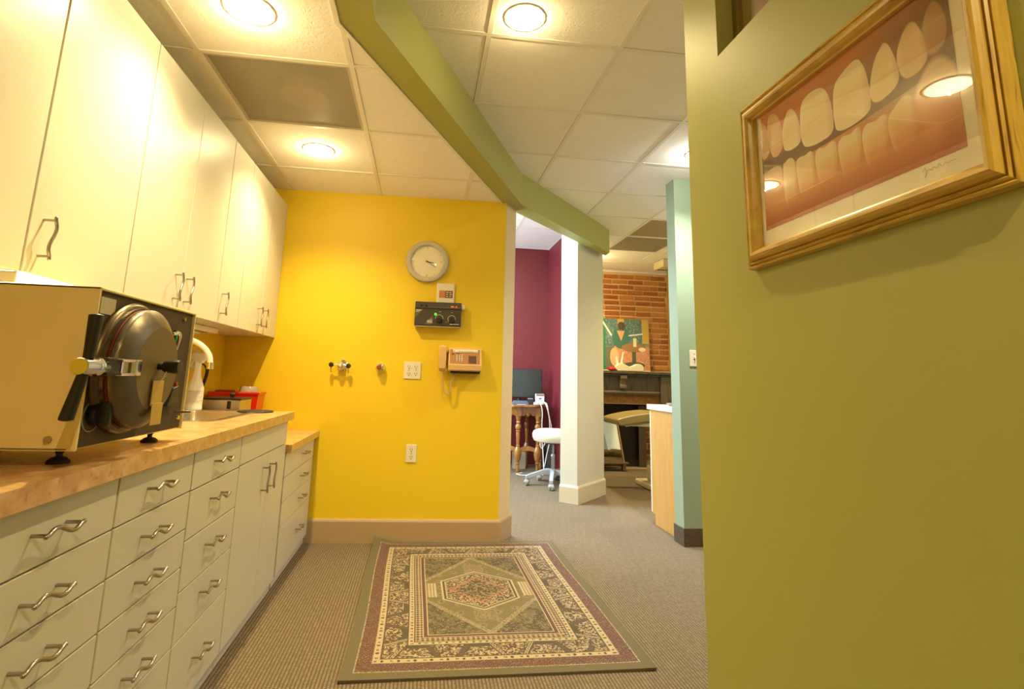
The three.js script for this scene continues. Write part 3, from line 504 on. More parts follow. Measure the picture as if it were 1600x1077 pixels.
{
  const c = onWall('leaflet_holder', 'cream wall plate with a small printed picture above the control box', 'plate', 0.1375, 1.64);
  mesh('plate', bx(-0.0625, 0.0625, -0.066, 0.073, 0, 0.016, 0.005), M([0.78, 0.70, 0.56], 0.4), c, loc);
  const t = canvasTex(256, 144, (x, w, h) => { const g = x.createLinearGradient(0, 0, w, h); g.addColorStop(0, '#c98d5a'); g.addColorStop(1, '#8a6a4c'); x.fillStyle = g; x.fillRect(0, 0, w, h); x.fillStyle = '#6a4a3a'; x.fillRect(118, 0, 138, 144); x.fillStyle = '#d7803a'; x.beginPath(); x.ellipse(60, 74, 38, 52, 0.2, 0, 7); x.fill(); x.fillStyle = '#e7d9bd'; x.font = 'bold 40px sans-serif'; for (let i = 0; i < 6; i++) x.fillRect(132 + (i % 2) * 62, 26 + Math.floor(i / 2) * 40, 48 - 9 * (i % 3), 14); });
  mesh('picture', new THREE.PlaneGeometry(0.095, 0.052).translate(0.003, -0.005, 0.0166), M(null, 0.5, { map: t }), c, { local: true, keepUV: true });
}
{
  const c = onWall('control_box', 'dark wall-mounted control box with two knobs and a green light', 'control box', 0.093, 1.488);
  const W = 0.159, prof = [[0, -0.083], [0.058, -0.083], [0.066, -0.078], [0.056, 0.034], [0.060, 0.040], [0.052, 0.080], [0.046, 0.085], [0, 0.085]];
  const g = new THREE.ExtrudeGeometry(shape2(prof), { depth: 2 * W - 0.006, bevelEnabled: true, bevelSize: 0.002, bevelThickness: 0.003, bevelSegments: 2, bevelOffset: -0.002 }).rotateY(-Math.PI / 2).translate(W - 0.003, 0, 0);
  mesh('case', g, M([0.030, 0.026, 0.017], 0.38), c, loc);
  mesh('base_strip', bx(-W, W - 0.004, -0.0875, -0.083, 0.002, 0.064, 0.001), M([0.55, 0.45, 0.28], 0.4), c, loc);
  const t = canvasTex(512, 190, (x, w, h) => {
    x.fillStyle = '#352c1c'; x.fillRect(0, 0, w, h); x.fillStyle = '#5a5238'; x.beginPath(); x.moveTo(0, 0); x.lineTo(90, 0); x.lineTo(0, 110); x.fill();
    x.beginPath(); x.moveTo(200, 70); x.lineTo(200, 185); x.lineTo(105, 185); x.fill();
    x.fillStyle = '#b9b198'; x.fillRect(8, 8, 60, 13); x.fillRect(8, 28, 38, 8); x.fillRect(160, 118, 34, 4); x.fillRect(138, 134, 56, 30); x.fillStyle = '#5a5238'; x.fillRect(142, 146, 48, 4);
    x.strokeStyle = '#a8a088'; x.lineWidth = 7; for (const [a, b] of [[272, 104], [412, 108]]) { x.beginPath(); x.arc(a, b, 42, Math.PI * (b > 105 ? 0.72 : 0.95), Math.PI * (b > 105 ? 2.28 : 2.05)); x.stroke(); }
    x.fillStyle = '#b9b198'; x.fillRect(268, 22, 22, 5); x.fillRect(402, 26, 20, 5); x.fillRect(345, 146, 30, 3); x.fillStyle = '#d8d0ba'; x.fillRect(392, 168, 100, 10);
  });
  mesh('front_print', new THREE.PlaneGeometry(2 * W - 0.006, 0.108).rotateX(Math.atan2(-0.01, 0.112)).translate(-0.0005, -0.022, 0.0618), M(null, 0.45, { map: t }), c, { local: true, keepUV: true });
  mesh('ridge', [bx(-W + 0.002, W - 0.003, 0.063, 0.069, 0.05, 0.0565, 0.002), bx(-W + 0.002, W - 0.003, 0.045, 0.050, 0.05, 0.0595, 0.002)], M([0.085, 0.07, 0.045], 0.35), c, loc);
  for (const [x, y] of [[0.010, -0.043], [0.097, -0.041]]) mesh('knob', lathe([[0, 0], [0.021, 0], [0.0215, 0.004], [0.018, 0.007], [0.0165, 0.02], [0.0145, 0.023], [0, 0.023]], 32).rotateX(Math.PI / 2).translate(x, y, 0.0625), blackM, c, loc);
  mesh('green_light', lathe([[0, 0], [0.0095, 0], [0.0095, 0.004], [0.006, 0.007], [0, 0.0075]], 24).rotateX(Math.PI / 2).translate(-0.017, -0.001, 0.0585), new THREE.MeshStandardMaterial({ color: 0x22aa11, emissive: lin(0.10, 0.75, 0.03), emissiveIntensity: 1.0 }), c, loc);
  mesh('red_display', [bx(0.086, 0.108, 0.049, 0.060, 0.056, 0.0605, 0.001), bx(0.116, 0.130, 0.049, 0.060, 0.056, 0.0605, 0.001)], new THREE.MeshStandardMaterial({ color: 0x882211, emissive: lin(0.75, 0.16, 0.03), emissiveIntensity: 0.7 }), c, loc);
  mesh('side_button', bx(W - 0.001, W + 0.021, 0.04, 0.074, 0.012, 0.045, 0.006), M([0.75, 0.72, 0.58], 0.35), c, loc);
  mesh('switch', [bx(-0.125, -0.108, 0.05, 0.066, 0.054, 0.062, 0.002), bx(-0.09, -0.075, 0.048, 0.062, 0.054, 0.062, 0.002)], blackM, c, loc);
}
{ // telephone
  const tan = M([0.70, 0.44, 0.19], 0.4), rust = M([0.42, 0.175, 0.045], 0.45);
  const c = onWall('telephone', 'tan wall telephone with keypad, handset hanging on its left side', 'telephone', 0.29, 1.185);
  const prof = [[0, -0.078], [0.070, -0.078], [0.078, -0.070], [0.080, -0.038], [0.074, -0.034], [0.042, 0.070], [0.036, 0.078], [0, 0.078]];
  mesh('body', new THREE.ExtrudeGeometry(shape2(prof), { depth: 0.217, bevelEnabled: true, bevelSize: 0.003, bevelThickness: 0.004, bevelSegments: 3, bevelOffset: -0.003 }).rotateY(-Math.PI / 2).translate(0.1085, 0, 0), tan, c, loc);
  mesh('underside', bx(-0.095, 0.105, -0.093, -0.078, 0, 0.05, 0.003), blackM, c, loc);
  const tilt = -Math.atan2(0.032, 0.104), onF = (g, x, y) => g.rotateX(tilt).translate(x, y, 0.0765 - (y + 0.042) * 0.3077);
  const fp = mesh('faceplate', onF(bx(-0.103, 0.101, -0.051, 0.051, -0.002, 0.0015, 0.001), 0, 0.019), rust, c, loc);
  const strip = mesh('button_strip', onF(bx(-0.084, 0.084, -0.010, 0.010, -0.001, 0.0045, 0.001), 0.002, 0.057), ivoryM, c, loc);
  for (let k = 0; k < 10; k++) mesh('line_button', onF(bx(-0.0042, 0.0042, -0.004, 0.004, 0.002, 0.007, 0.001), -0.045 + k * 0.0135, 0.0545), M([0.55, 0.46, 0.28], 0.5), strip, loc);
  mesh('red_lamp', onF(lathe([[0, 0], [0.0095, 0], [0.0095, 0.003], [0, 0.006]], 20).rotateX(Math.PI / 2), -0.074, 0.0545), M([0.5, 0.02, 0.01], 0.3, { emissive: lin(0.5, 0.02, 0.01), emissiveIntensity: 0.25 }), c, loc);
  for (let r = 0; r < 4; r++) for (let k = 0; k < 3; k++) mesh('key', onF(bx(-0.0048, 0.0048, -0.0037, 0.0037, 0.001, 0.006, 0.0015), -0.055 + k * 0.0165, 0.028 - r * 0.0125), whitePl, fp, loc);
  mesh('small_button', [onF(bx(-0.008, 0.006, -0.004, 0.004, 0.001, 0.006, 0.001), -0.082, 0.036), onF(bx(-0.0035, 0.0035, -0.004, 0.004, 0.001, 0.006, 0.001), -0.054, 0.037), onF(bx(-0.0035, 0.0035, -0.004, 0.004, 0.001, 0.006, 0.001), -0.042, 0.037)], M([0.12, 0.07, 0.03], 0.5), c, loc);
  mesh('speaker_grille', onF(bx(-0.0265, 0.0265, -0.027, 0.027, 0, 0.003, 0.001), 0.051, 0.000), M([0.12, 0.052, 0.015], 0.7, { bumpMap: bumpAt(0.01), bumpScale: 0.001 }), c, loc);
  mesh('cradle', [bx(-0.145, -0.105, -0.03, -0.018, 0.004, 0.035, 0.004), bx(-0.145, -0.105, 0.040, 0.052, 0.004, 0.035, 0.004), bx(-0.128, -0.105, -0.035, 0.056, 0, 0.012, 0.003)], rust, c, loc);
  const hs = mesh('handset', [
    new THREE.ExtrudeGeometry(shape2([[0.034, 0.086], [0.058, 0.090], [0.070, 0.078], [0.072, 0.02], [0.072, -0.02], [0.070, -0.062], [0.056, -0.078], [0.030, -0.076], [0.030, -0.046], [0.048, -0.036], [0.052, -0.01], [0.052, 0.016], [0.048, 0.042], [0.034, 0.052]]), { depth: 0.036, bevelEnabled: true, bevelSize: 0.004, bevelThickness: 0.006, bevelSegments: 3, bevelOffset: -0.004 }).rotateY(-Math.PI / 2).translate(-0.134, 0, 0),
    cyl(0.026, 0.022, 0.022, -0.151, -0.062, 0.038, 'z', 28), cyl(0.024, 0.020, 0.02, -0.151, 0.07, 0.040, 'z', 28)], tan, c, loc);
  const mid = [[-0.148, -0.079, 0.046], [-0.147, -0.115, 0.045], [-0.14, -0.175, 0.045], [-0.128, -0.222, 0.045], [-0.112, -0.236, 0.045], [-0.098, -0.215, 0.045], [-0.088, -0.17, 0.042], [-0.076, -0.125, 0.036], [-0.066, -0.095, 0.03], [-0.060, -0.084, 0.026]];
  const path = new THREE.CatmullRomCurve3(mid.map(v3)), coil = [], fr = path.computeFrenetFrames(400, false);
  for (let i = 0; i <= 400; i++) { const p = path.getPointAt(i / 400), a = i * 0.9, r = i < 22 || i > 385 ? 0.001 : 0.0047; coil.push(p.add(fr.normals[i].clone().multiplyScalar(r * Math.cos(a))).add(fr.binormals[i].clone().multiplyScalar(r * Math.sin(a))).toArray()); }
  mesh('coiled_cord', tube(coil, 0.0019, 1200, 5), M([0.70, 0.46, 0.25], 0.45), c, loc);
}
{ // outlets
  const slotM = M([0.04, 0.03, 0.02], 0.6);
  const recept = (parent, x, y) => {
    const r = mesh('receptacle', new THREE.ExtrudeGeometry(shape2(rrect(-0.017, 0.017, -0.0145, 0.0145, 0.010, 4)), { depth: 0.002, bevelEnabled: false }).translate(x, y, 0.005), ivoryM, parent, loc);
    mesh('slots', [bx(x - 0.0085, x - 0.0055, y - 0.002, y + 0.009, 0.0068, 0.0076), bx(x + 0.0055, x + 0.0085, y - 0.001, y + 0.008, 0.0068, 0.0076), cyl(0.0032, 0.0032, 0.001, x, y - 0.009, 0.0073, 'z', 12)], slotM, r, loc);
  };
  const a = onWall('double_outlet', 'square double outlet plate left of the telephone on the yellow wall', 'outlet', -0.063, 1.102);
  mesh('plate', bx(-0.0575, 0.0575, -0.0575, 0.0575, 0, 0.006, 0.0025), ivoryM, a, loc);
  for (const x of [-0.024, 0.024]) for (const y of [0.0235, -0.0235]) recept(a, x, y);
  for (const x of [-0.024, 0.024]) mesh('screw', cyl(0.003, 0.003, 0.002, x, 0, 0.0062, 'z', 12), handleM, a, loc);
  const b = onWall('single_outlet', 'single outlet plate low down on the yellow wall', 'outlet', -0.041, 0.557);
  mesh('plate', bx(-0.035, 0.035, -0.0575, 0.0575, 0, 0.006, 0.0025), ivoryM, b, loc);
  for (const y of [0.0235, -0.0235]) recept(b, 0, y);
  mesh('screw', cyl(0.003, 0.003, 0.002, 0, 0, 0.0062, 'z', 12), handleM, b, loc);
}
{ // taps
  const a = onWall('gas_tap', 'chrome double wall tap with two black knobs on its cross bar', 'tap', -0.535, 1.122);
  mesh('escutcheon', lathe([[0, 0], [0.036, 0], [0.036, 0.004], [0.028, 0.012], [0, 0.014]], 32).rotateX(Math.PI / 2), chromeM, a, loc);
  mesh('bonnet', [lathe([[0, 0.01], [0.022, 0.01], [0.026, 0.022], [0.024, 0.04], [0.017, 0.055], [0.014, 0.066], [0, 0.068]], 28).rotateX(Math.PI / 2), cyl(0.012, 0.016, 0.03, 0.012, 0.020, 0.03), sph(0.018, 0, -0.012, 0.052)], chromeM, a, loc);
  mesh('cross_bar', [rod([-0.062, 0.004, 0.05], [0.05, -0.002, 0.05], 0.0058), cyl(0.009, 0.009, 0.018, -0.02, 0.002, 0.05, 'x', 16)], chromeM, a, loc);
  for (const [x, y] of [[-0.063, 0.001], [0.05, -0.004]]) { const k = mesh('knob', [sph(0.0165, x, y, 0.052, 1, 1, 0.8), cyl(0.012, 0.010, 0.012, x, y, 0.064, 'z', 20)], blackM, a, loc); mesh('spindle', [rod([x, y - 0.012, 0.052], [x + 0.002, y - 0.044, 0.05], 0.0036, 0.0026), sph(0.004, x + 0.002, y - 0.046, 0.05)], handleM, k, loc); }
  const b = onWall('push_valve', 'small chrome wall valve with a red centre button', 'valve', -0.278, 1.115);
  mesh('escutcheon', lathe([[0, 0], [0.033, 0], [0.033, 0.004], [0.026, 0.012], [0.022, 0.02], [0, 0.02]], 32).rotateX(Math.PI / 2), chromeM, b, loc);
  mesh('body', [lathe([[0, 0.018], [0.026, 0.02], [0.028, 0.03], [0.022, 0.045], [0, 0.05]], 28).rotateX(Math.PI / 2), ...[0, 1, 2, 3, 4].map((k) => sph(0.008, 0.024 * Math.cos(k * 1.256 + 0.6), 0.024 * Math.sin(k * 1.256 + 0.6), 0.032))], chromeM, b, loc);
  mesh('button', lathe([[0, 0.045], [0.016, 0.045], [0.016, 0.056], [0.012, 0.06], [0, 0.061]], 24).rotateX(Math.PI / 2).translate(-0.005, 0, 0), M([0.30, 0.05, 0.02], 0.35), b, loc);
}
// ------------------------------------------------------------------ rug
{
  const W = 1.17, L = 1.585, Q = 0.0025, nx = 468, nz = 634;
  const olive = [0.132, 0.108, 0.054], darkO = [0.080, 0.062, 0.036], cream = [0.42, 0.34, 0.205], maroon = [0.090, 0.040, 0.036], field = [0.165, 0.131, 0.064], pink = [0.32, 0.155, 0.085], tanC = [0.26, 0.195, 0.112];
  const speck = (i, j, s) => { const h = hash(i >> 1, j >> 1, s), k = fbm((i % 256) / 256, (j % 256) / 256, 96, s, 2); return k > 0.57 ? (h > 0.35 ? cream : tanC) : k < 0.42 ? (h > 0.5 ? maroon : darkO) : h > 0.62 ? tanC : h < 0.25 ? maroon : h < 0.42 ? olive : darkO; };
  const tri = (s, p) => { const t = ((s / p) % 1 + 1) % 1; return t < 0.5 ? 2 * t : 2 - 2 * t; };
  const rugAt = (i, j) => {
    const x = (i + 0.5) * Q - W / 2, z = (j + 0.5) * L / nz - L / 2, ex = W / 2 - Math.abs(x), ez = L / 2 - Math.abs(z), e = Math.min(ex, ez), s = (ex < ez ? z : x), h = hash(i, j, 1);
    if (e < 0.045) return mix(olive, darkO, 0.15 * h);
    if (e < 0.049) return h > 0.35 ? cream : olive;
    if (e < 0.104) return h > 0.86 ? tanC : (Math.floor(i / 3) + Math.floor(j / 3)) % 2 ? mix(maroon, pink, 0.22) : mix(maroon, darkO, 0.25 * h);
    if (e < 0.136) { const c = ((s + 5) / 0.062) % 1, d = Math.abs(e - 0.12); if (c > 0.42 && c < 0.6 && d < 0.008 - 0.03 * Math.abs(c - 0.51)) return maroon; if (c < 0.2 && d < 0.004 && h > 0.3) return darkO; return e < 0.107 || e > 0.133 ? tanC : cream; }
    if (e < 0.235) { // wide band of speckled octagons between stepped cream lines
      const t = (e - 0.136) / 0.099, P = 0.26, st = Math.round(t * 12) / 12, c = ((s + 5) / P) % 1, c2 = Math.abs(c - 0.5) * 2;
      if (t < 0.03 || t > 0.97) return darkO;
      const edge = 0.30 + 0.34 * st;
      if (Math.abs(c2 - edge) < 0.055) return Math.abs(c2 - edge) < 0.018 ? darkO : (Math.floor((s + 5) / P) % 2 ? cream : mix(maroon, tanC, 0.25));
      if (c2 < edge - 0.1) return speck(i, j, 17);
      return c2 > edge + 0.12 && t < 0.75 ? speck(i, j, 29) : darkO;
    }
    if (e < 0.264) { const c = ((s + 5) / 0.055) % 1; if (Math.abs(e - 0.25) < 0.006 && c > 0.3 && c < 0.5) return maroon; if (Math.abs(e - 0.25) < 0.004 && c > 0.75 && h > 0.4) return darkO; return e < 0.238 || e > 0.261 ? darkO : cream; }
    if (e < 0.294) { const a = Math.floor((s + 5) / 0.0105) % 2, b = Math.floor(e / 0.009) % 2; return a && b ? cream : a || b ? tanC : maroon; }
    if (e < 0.300) return cream;
    if (e < 0.316) return mix(maroon, pink, h > 0.7 ? 0.3 : 0.05);
    if (e < 0.320) return cream;
    const ax = Math.abs(x), az = Math.abs(z), fx = W / 2 - 0.32, fz = L / 2 - 0.32;
    // central hexagon
    const hexd = Math.max(ax / 0.19, ax / 0.36 + az / 0.25);
    if (hexd < 1) {
      if (hexd > 0.945) return cream; if (hexd > 0.9) return darkO; if (hexd > 0.86) return h > 0.3 ? cream : tanC;
      const step = Math.round(ax / 0.02) * 0.02 / 0.125 + Math.round(az / 0.022) * 0.022 / 0.15;
      if (step < 1) return fbm((i % 256) / 256, (j % 256) / 256, 84, 7, 2) > 0.55 ? tanC : h > 0.75 ? maroon : darkO;
      if (step < 1.17) return pink;
      return speck(i, j, 43);
    }
    if (ax < 0.055 && az > 0.2 && az < 0.36) return hash(i >> 1, j >> 1, 3) > 0.55 ? tanC : field;
    if (ax > fx - 0.05 && az < 0.09) { const k = Math.floor(ax / 0.008) % 2; return k ? cream : tanC; }
    const dia = ax / (fx * 1.35) + az / (fz * 0.98);
    if (dia > 1.06) return speck(i, j, 57)[0] > 0.4 && h > 0.35 ? tanC : (fbm((i % 256) / 256, (j % 256) / 256, 24, 91, 2) > 0.5 ? olive : darkO);
    if (dia > 0.97) return hash(i >> 1, j >> 1, 12) > 0.5 ? tanC : hash(i, j, 13) > 0.6 ? cream : olive;
    const gx = ((x + 5) / 0.085) % 1 - 0.5, gz = ((z + 5) / 0.085 + 0.5 * (Math.floor((x + 5) / 0.085) % 2)) % 1 - 0.5, gr = Math.hypot(gx, gz);
    if (gr < 0.06) return maroon; if (gr < 0.27 && hash(i >> 1, j >> 1, 77) > 0.55) return tanC;
    return mix(field, olive, 0.3 * h);
  };
  const T = tex(nx * 2, nz * 2, (u, v, x, y) => { const c = rugAt(x >> 1, y >> 1), n = 0.86 + 0.28 * hash(x, y, 5); return c.map((k) => k * n); });
  const g = new THREE.BoxGeometry(W, 0.009, L, 30, 1, 40), p = g.attributes.position, uv = g.attributes.uv;
  for (let i = 0; i < p.count; i++) {
    const x = p.getX(i), z = p.getZ(i), near = Math.exp(-((x + W / 2) ** 2 + (z + L / 2) ** 2) / 0.006);
    const wav = 0.0015 * (1 + Math.sin(9 * z + 2)) * (Math.abs(x) / (W / 2)) ** 4 + 0.03 * near;
    p.setY(i, p.getY(i) + 0.0052 + wav); uv.setXY(i, (x + W / 2) / W, (z + L / 2) / L);
    p.setX(i, x + 0.006 * Math.sin(4 * z) * (Math.abs(x) / (W / 2)));
  }
  g.computeVertexNormals();
  const r = tag(mesh('rug', g, M(null, 0.92, { map: T, bumpMap: bumpAt(0.03), bumpScale: 0.001, sheen: 0.15, sheenRoughness: 0.6 }), null, { keepUV: true }), 'patterned olive and maroon oriental rug with a central medallion on the carpet', 'rug');
  r.position.set(0.345, 0, -2.912); r.rotation.y = 0.006;
}
// ------------------------------------------------------------------ framed photograph on the green wall
{
  const z0 = -1.0985, z1 = -0.535, y0 = 1.323, y1 = 1.712, fw = 0.043;   // outer frame
  const c = thing('framed_photograph', 'large gold-framed close-up photograph of teeth on the green wall', 'picture', [0.7395, 1.51, (z0 + z1) / 2]);
  const prof = [[0, 0], [0.001, 0.016], [0.004, 0.0185], [0.0065, 0.017], [0.008, 0.0125], [0.0095, 0.0165], [0.012, 0.0195], [0.0145, 0.0175], [0.016, 0.0135], [0.018, 0.020], [0.022, 0.0265], [0.027, 0.029], [0.032, 0.028], [0.037, 0.0225], [0.040, 0.016], [0.043, 0.0145], [0.043, 0.004]];   // [in from the outer edge, out of the wall]
  const C = [[z0, y0], [z1, y0], [z1, y1], [z0, y1]], inw = [[1, 1], [-1, 1], [-1, -1], [1, -1]];
  for (let k = 0; k < 4; k++) {
    const pos = [], uv = [], k2 = (k + 1) % 4, pt = (q, w, o) => [0.739 - o, C[q][1] + inw[q][1] * w, C[q][0] + inw[q][0] * w], len = Math.hypot(C[k2][0] - C[k][0], C[k2][1] - C[k][1]);
    for (let i = 0; i + 1 < prof.length; i++) {
      const [w, o] = prof[i], [w2, o2] = prof[i + 1], A = pt(k, w, o), B = pt(k2, w, o), D = pt(k, w2, o2), E2 = pt(k2, w2, o2);
      pos.push(...A, ...B, ...E2, ...A, ...E2, ...D);
      const u0 = w + o, u1 = w2 + o2; uv.push(u0, w, u0, len - w, u1, len - w2, u0, w, u1, len - w2, u1, w2);
    }
    const g = new THREE.BufferGeometry(); g.setAttribute('position', new THREE.Float32BufferAttribute(pos, 3)); g.setAttribute('uv', new THREE.Float32BufferAttribute(uv, 2)); g.computeVertexNormals();
    mesh('frame_rail', g, oakM, c, { keepUV: true });
  }
  mesh('mat_board', bx(0.7335, 0.7385, y0 + 0.03, y1 - 0.03, z0 + 0.03, z1 - 0.03), M([0.93, 0.90, 0.80], 0.6), c);
  // the print
  const T = canvasTex(1408, 874, (x, w, h) => {
    const G = (x0, y0, x1, y1, ...st) => { const g = x.createLinearGradient(x0 * w, y0 * h, x1 * w, y1 * h); st.forEach(([o, c]) => g.addColorStop(o, c)); return g; };
    x.fillStyle = G(0, 0, 0.1, 1, [0, '#c4612a'], [0.25, '#c46a32'], [0.42, '#936040'], [0.52, '#80583c'], [0.62, '#cc8c58'], [0.85, '#dc9656'], [1, '#cf864c']); x.fillRect(0, 0, w, h);
    x.fillStyle = G(0.62, 0, 1, 0.3, [0, 'rgba(90,52,34,0)'], [1, 'rgba(110,62,40,.85)']); x.fillRect(0, 0, w, h * 0.5);
    x.fillStyle = G(0.6, 0.5, 1, 0.5, [0, 'rgba(120,110,76,0)'], [1, 'rgba(128,118,82,.95)']); x.fillRect(0.6 * w, 0.4 * h, 0.4 * w, 0.2 * h);
    x.fillStyle = '#6e4a34'; x.beginPath(); x.moveTo(0, 0.42 * h); x.quadraticCurveTo(0.5 * w, 0.5 * h, w, 0.38 * h); x.lineTo(w, 0.5 * h); x.quadraticCurveTo(0.5 * w, 0.6 * h, 0, 0.55 * h); x.fill();
    const tooth = (pts, up, blur, a, b, c2) => {                      // outline smoothed through its points, soft edges where the photograph is out of focus
      const ys = pts.map((p) => p[1]), t0 = Math.min(...ys), t1 = Math.max(...ys), P = pts.map(([u, v]) => [u * w, v * h]), n = P.length;
      const cx = P.reduce((q, p) => q + p[0], 0) / n, cy = P.reduce((q, p) => q + p[1], 0) / n;
      for (let k = blur; k >= 0; k--) {
        x.globalAlpha = k ? 0.20 : blur > 2 ? 0.5 : 1;
        const sc = 1 + 0.03 * k - (blur > 2 ? 0.06 : 0), q = P.map(([X, Y]) => [cx + (X - cx) * sc, cy + (Y - cy) * sc]);
        x.beginPath(); x.moveTo(...q[0]);
        for (let i = 0; i < n; i++) { const p0 = q[(i + n - 1) % n], p1 = q[i], p2 = q[(i + 1) % n], p3 = q[(i + 2) % n], f = 0.19; x.bezierCurveTo(p1[0] + (p2[0] - p0[0]) * f, p1[1] + (p2[1] - p0[1]) * f, p2[0] - (p3[0] - p1[0]) * f, p2[1] - (p3[1] - p1[1]) * f, ...p2); }
        x.fillStyle = up ? G(0, t0, 0.03, t1, [0, c2], [0.22, a], [0.7, b], [1, a]) : G(0, t0, 0.02, t1, [0, a], [0.4, b], [0.72, c2], [0.9, 'rgba(222,150,88,.75)'], [1, 'rgba(216,140,80,.25)']); x.fill();
        if (!k && blur < 3) { x.globalAlpha = 0.35; x.fillStyle = G(Math.min(...P.map((p) => p[0])) / w, 0, Math.max(...P.map((p) => p[0])) / w, 0, [0, 'rgba(255,246,220,.9)'], [0.25, 'rgba(255,246,220,0)'], [0.8, 'rgba(150,100,50,0)'], [1, 'rgba(150,100,50,.7)']); x.fill(); }
      }
      x.globalAlpha = 1;
    };
    const cr = '#f6e8c4', c3 = '#f2dfb0', gum = '#dfa468', pk = '#e2bc90';
    const up = [
      [[-0.02, 0.10], [0.02, 0.09], [0.05, 0.16], [0.07, 0.27], [0.05, 0.385], [0.0, 0.37]], [[0.07, 0.08], [0.12, 0.09], [0.16, 0.22], [0.162, 0.33], [0.15, 0.41], [0.10, 0.44], [0.07, 0.37], [0.055, 0.22]],
      [[0.165, 0.26], [0.19, 0.17], [0.22, 0.135], [0.255, 0.18], [0.283, 0.32], [0.279, 0.43], [0.235, 0.46], [0.18, 0.44], [0.163, 0.37]],
      [[0.287, 0.27], [0.30, 0.17], [0.335, 0.128], [0.40, 0.128], [0.445, 0.175], [0.47, 0.28], [0.479, 0.42], [0.466, 0.51], [0.40, 0.53], [0.32, 0.51], [0.292, 0.46], [0.285, 0.37]],
      [[0.484, 0.34], [0.50, 0.20], [0.55, 0.145], [0.615, 0.122], [0.648, 0.19], [0.666, 0.33], [0.669, 0.455], [0.65, 0.52], [0.57, 0.545], [0.50, 0.525], [0.484, 0.45]],
      [[0.672, 0.36], [0.695, 0.24], [0.73, 0.165], [0.757, 0.155], [0.782, 0.25], [0.796, 0.38], [0.784, 0.455], [0.73, 0.49], [0.69, 0.485], [0.671, 0.44]],
      [[0.795, 0.30], [0.825, 0.18], [0.865, 0.14], [0.893, 0.22], [0.909, 0.35], [0.898, 0.43], [0.85, 0.46], [0.812, 0.43]], [[0.90, 0.24], [0.925, 0.13], [0.96, 0.12], [0.985, 0.25], [0.975, 0.37], [0.935, 0.415], [0.905, 0.37]]];
    [[2, pk, '#d6aa7c', gum], [1, pk, '#e2c198', gum], [1, cr, '#ead3a6', c3], [0, cr, '#efdeb4', '#f4e7c4'], [0, cr, '#eddbb0', '#f3e5c0'], [1, '#ecd8ae', '#e4cba0', '#e4c090'], [2, '#dcbf92', '#d3b184', '#cf9a6a'], [3, '#c89c6e', '#bd8e60', '#b0744c']].forEach(([b, ...c], i) => tooth(up[i], 1, b, ...c));
    const lo = [
      [[-0.02, 0.55], [0.05, 0.515], [0.12, 0.52], [0.145, 0.58], [0.13, 0.72], [0.07, 0.80], [0.0, 0.76]],
      [[0.152, 0.57], [0.17, 0.53], [0.20, 0.515], [0.228, 0.55], [0.238, 0.64], [0.228, 0.83], [0.19, 0.94], [0.155, 0.83]], [[0.244, 0.58], [0.27, 0.555], [0.30, 0.562], [0.335, 0.555], [0.352, 0.60], [0.35, 0.71], [0.335, 0.86], [0.295, 0.92], [0.258, 0.83], [0.243, 0.69]],
      [[0.362, 0.61], [0.385, 0.572], [0.42, 0.585], [0.465, 0.575], [0.484, 0.62], [0.482, 0.72], [0.46, 0.86], [0.42, 0.92], [0.383, 0.83], [0.364, 0.71]], [[0.493, 0.62], [0.52, 0.583], [0.555, 0.593], [0.60, 0.577], [0.609, 0.64], [0.60, 0.75], [0.575, 0.87], [0.533, 0.94], [0.505, 0.83], [0.493, 0.71]],
      [[0.617, 0.63], [0.64, 0.592], [0.68, 0.60], [0.72, 0.592], [0.73, 0.65], [0.722, 0.77], [0.70, 0.88], [0.652, 0.95], [0.626, 0.84], [0.615, 0.72]], [[0.735, 0.64], [0.765, 0.585], [0.81, 0.55], [0.838, 0.60], [0.845, 0.71], [0.832, 0.85], [0.785, 0.95], [0.75, 0.85], [0.734, 0.74]],
      [[0.852, 0.60], [0.88, 0.50], [0.93, 0.44], [0.98, 0.50], [1.0, 0.64], [0.985, 0.80], [0.92, 0.90], [0.865, 0.82]]];
    [3, 1, 1, 1, 1, 1, 2, 5].forEach((b, i) => tooth(lo[i], 0, b, ...(i > 5 ? ['#e6cd9e', '#e9d0a0', '#e0b078'] : ['#f0dcb6', '#f2e0ba', '#e8b880'])));
    x.fillStyle = 'rgba(255,238,205,.13)'; x.fillRect(0, 0, w, h);
    x.fillStyle = G(0, 0.82, 0, 1, [0, 'rgba(190,100,58,0)'], [1, 'rgba(178,92,54,.9)']); x.fillRect(0, 0.8 * h, w, 0.2 * h);
  });
  const face = (a0, a1, b0, b1, x) => new THREE.PlaneGeometry(a1 - a0, b1 - b0).rotateY(-Math.PI / 2).translate(x, (b0 + b1) / 2, (a0 + a1) / 2);
  const print = mesh('print', face(-1.043, -0.603, 1.401, 1.674, 0.7332), M(null, 0.5, { map: T }), c, { keepUV: true });
  const sig = [[-0.672, 1.391], [-0.668, 1.396], [-0.666, 1.386], [-0.670, 1.380], [-0.662, 1.391], [-0.657, 1.388], [-0.655, 1.392], [-0.648, 1.389], [-0.646, 1.394], [-0.641, 1.388], [-0.637, 1.392], [-0.632, 1.389], [-0.628, 1.391], [-0.620, 1.390]].map(([z, y]) => [0.7332, y, z]);
  mesh('signature', tube(sig, 0.00022, 90, 4), M([0.34, 0.30, 0.22], 0.7), c);
  mesh('glazing', bx(0.7315, 0.7325, y0 + 0.036, y1 - 0.036, z0 + 0.036, z1 - 0.036), M([1, 1, 1], 0.0, { transmission: 1, thickness: 0, ior: 1.5 }), c);
}

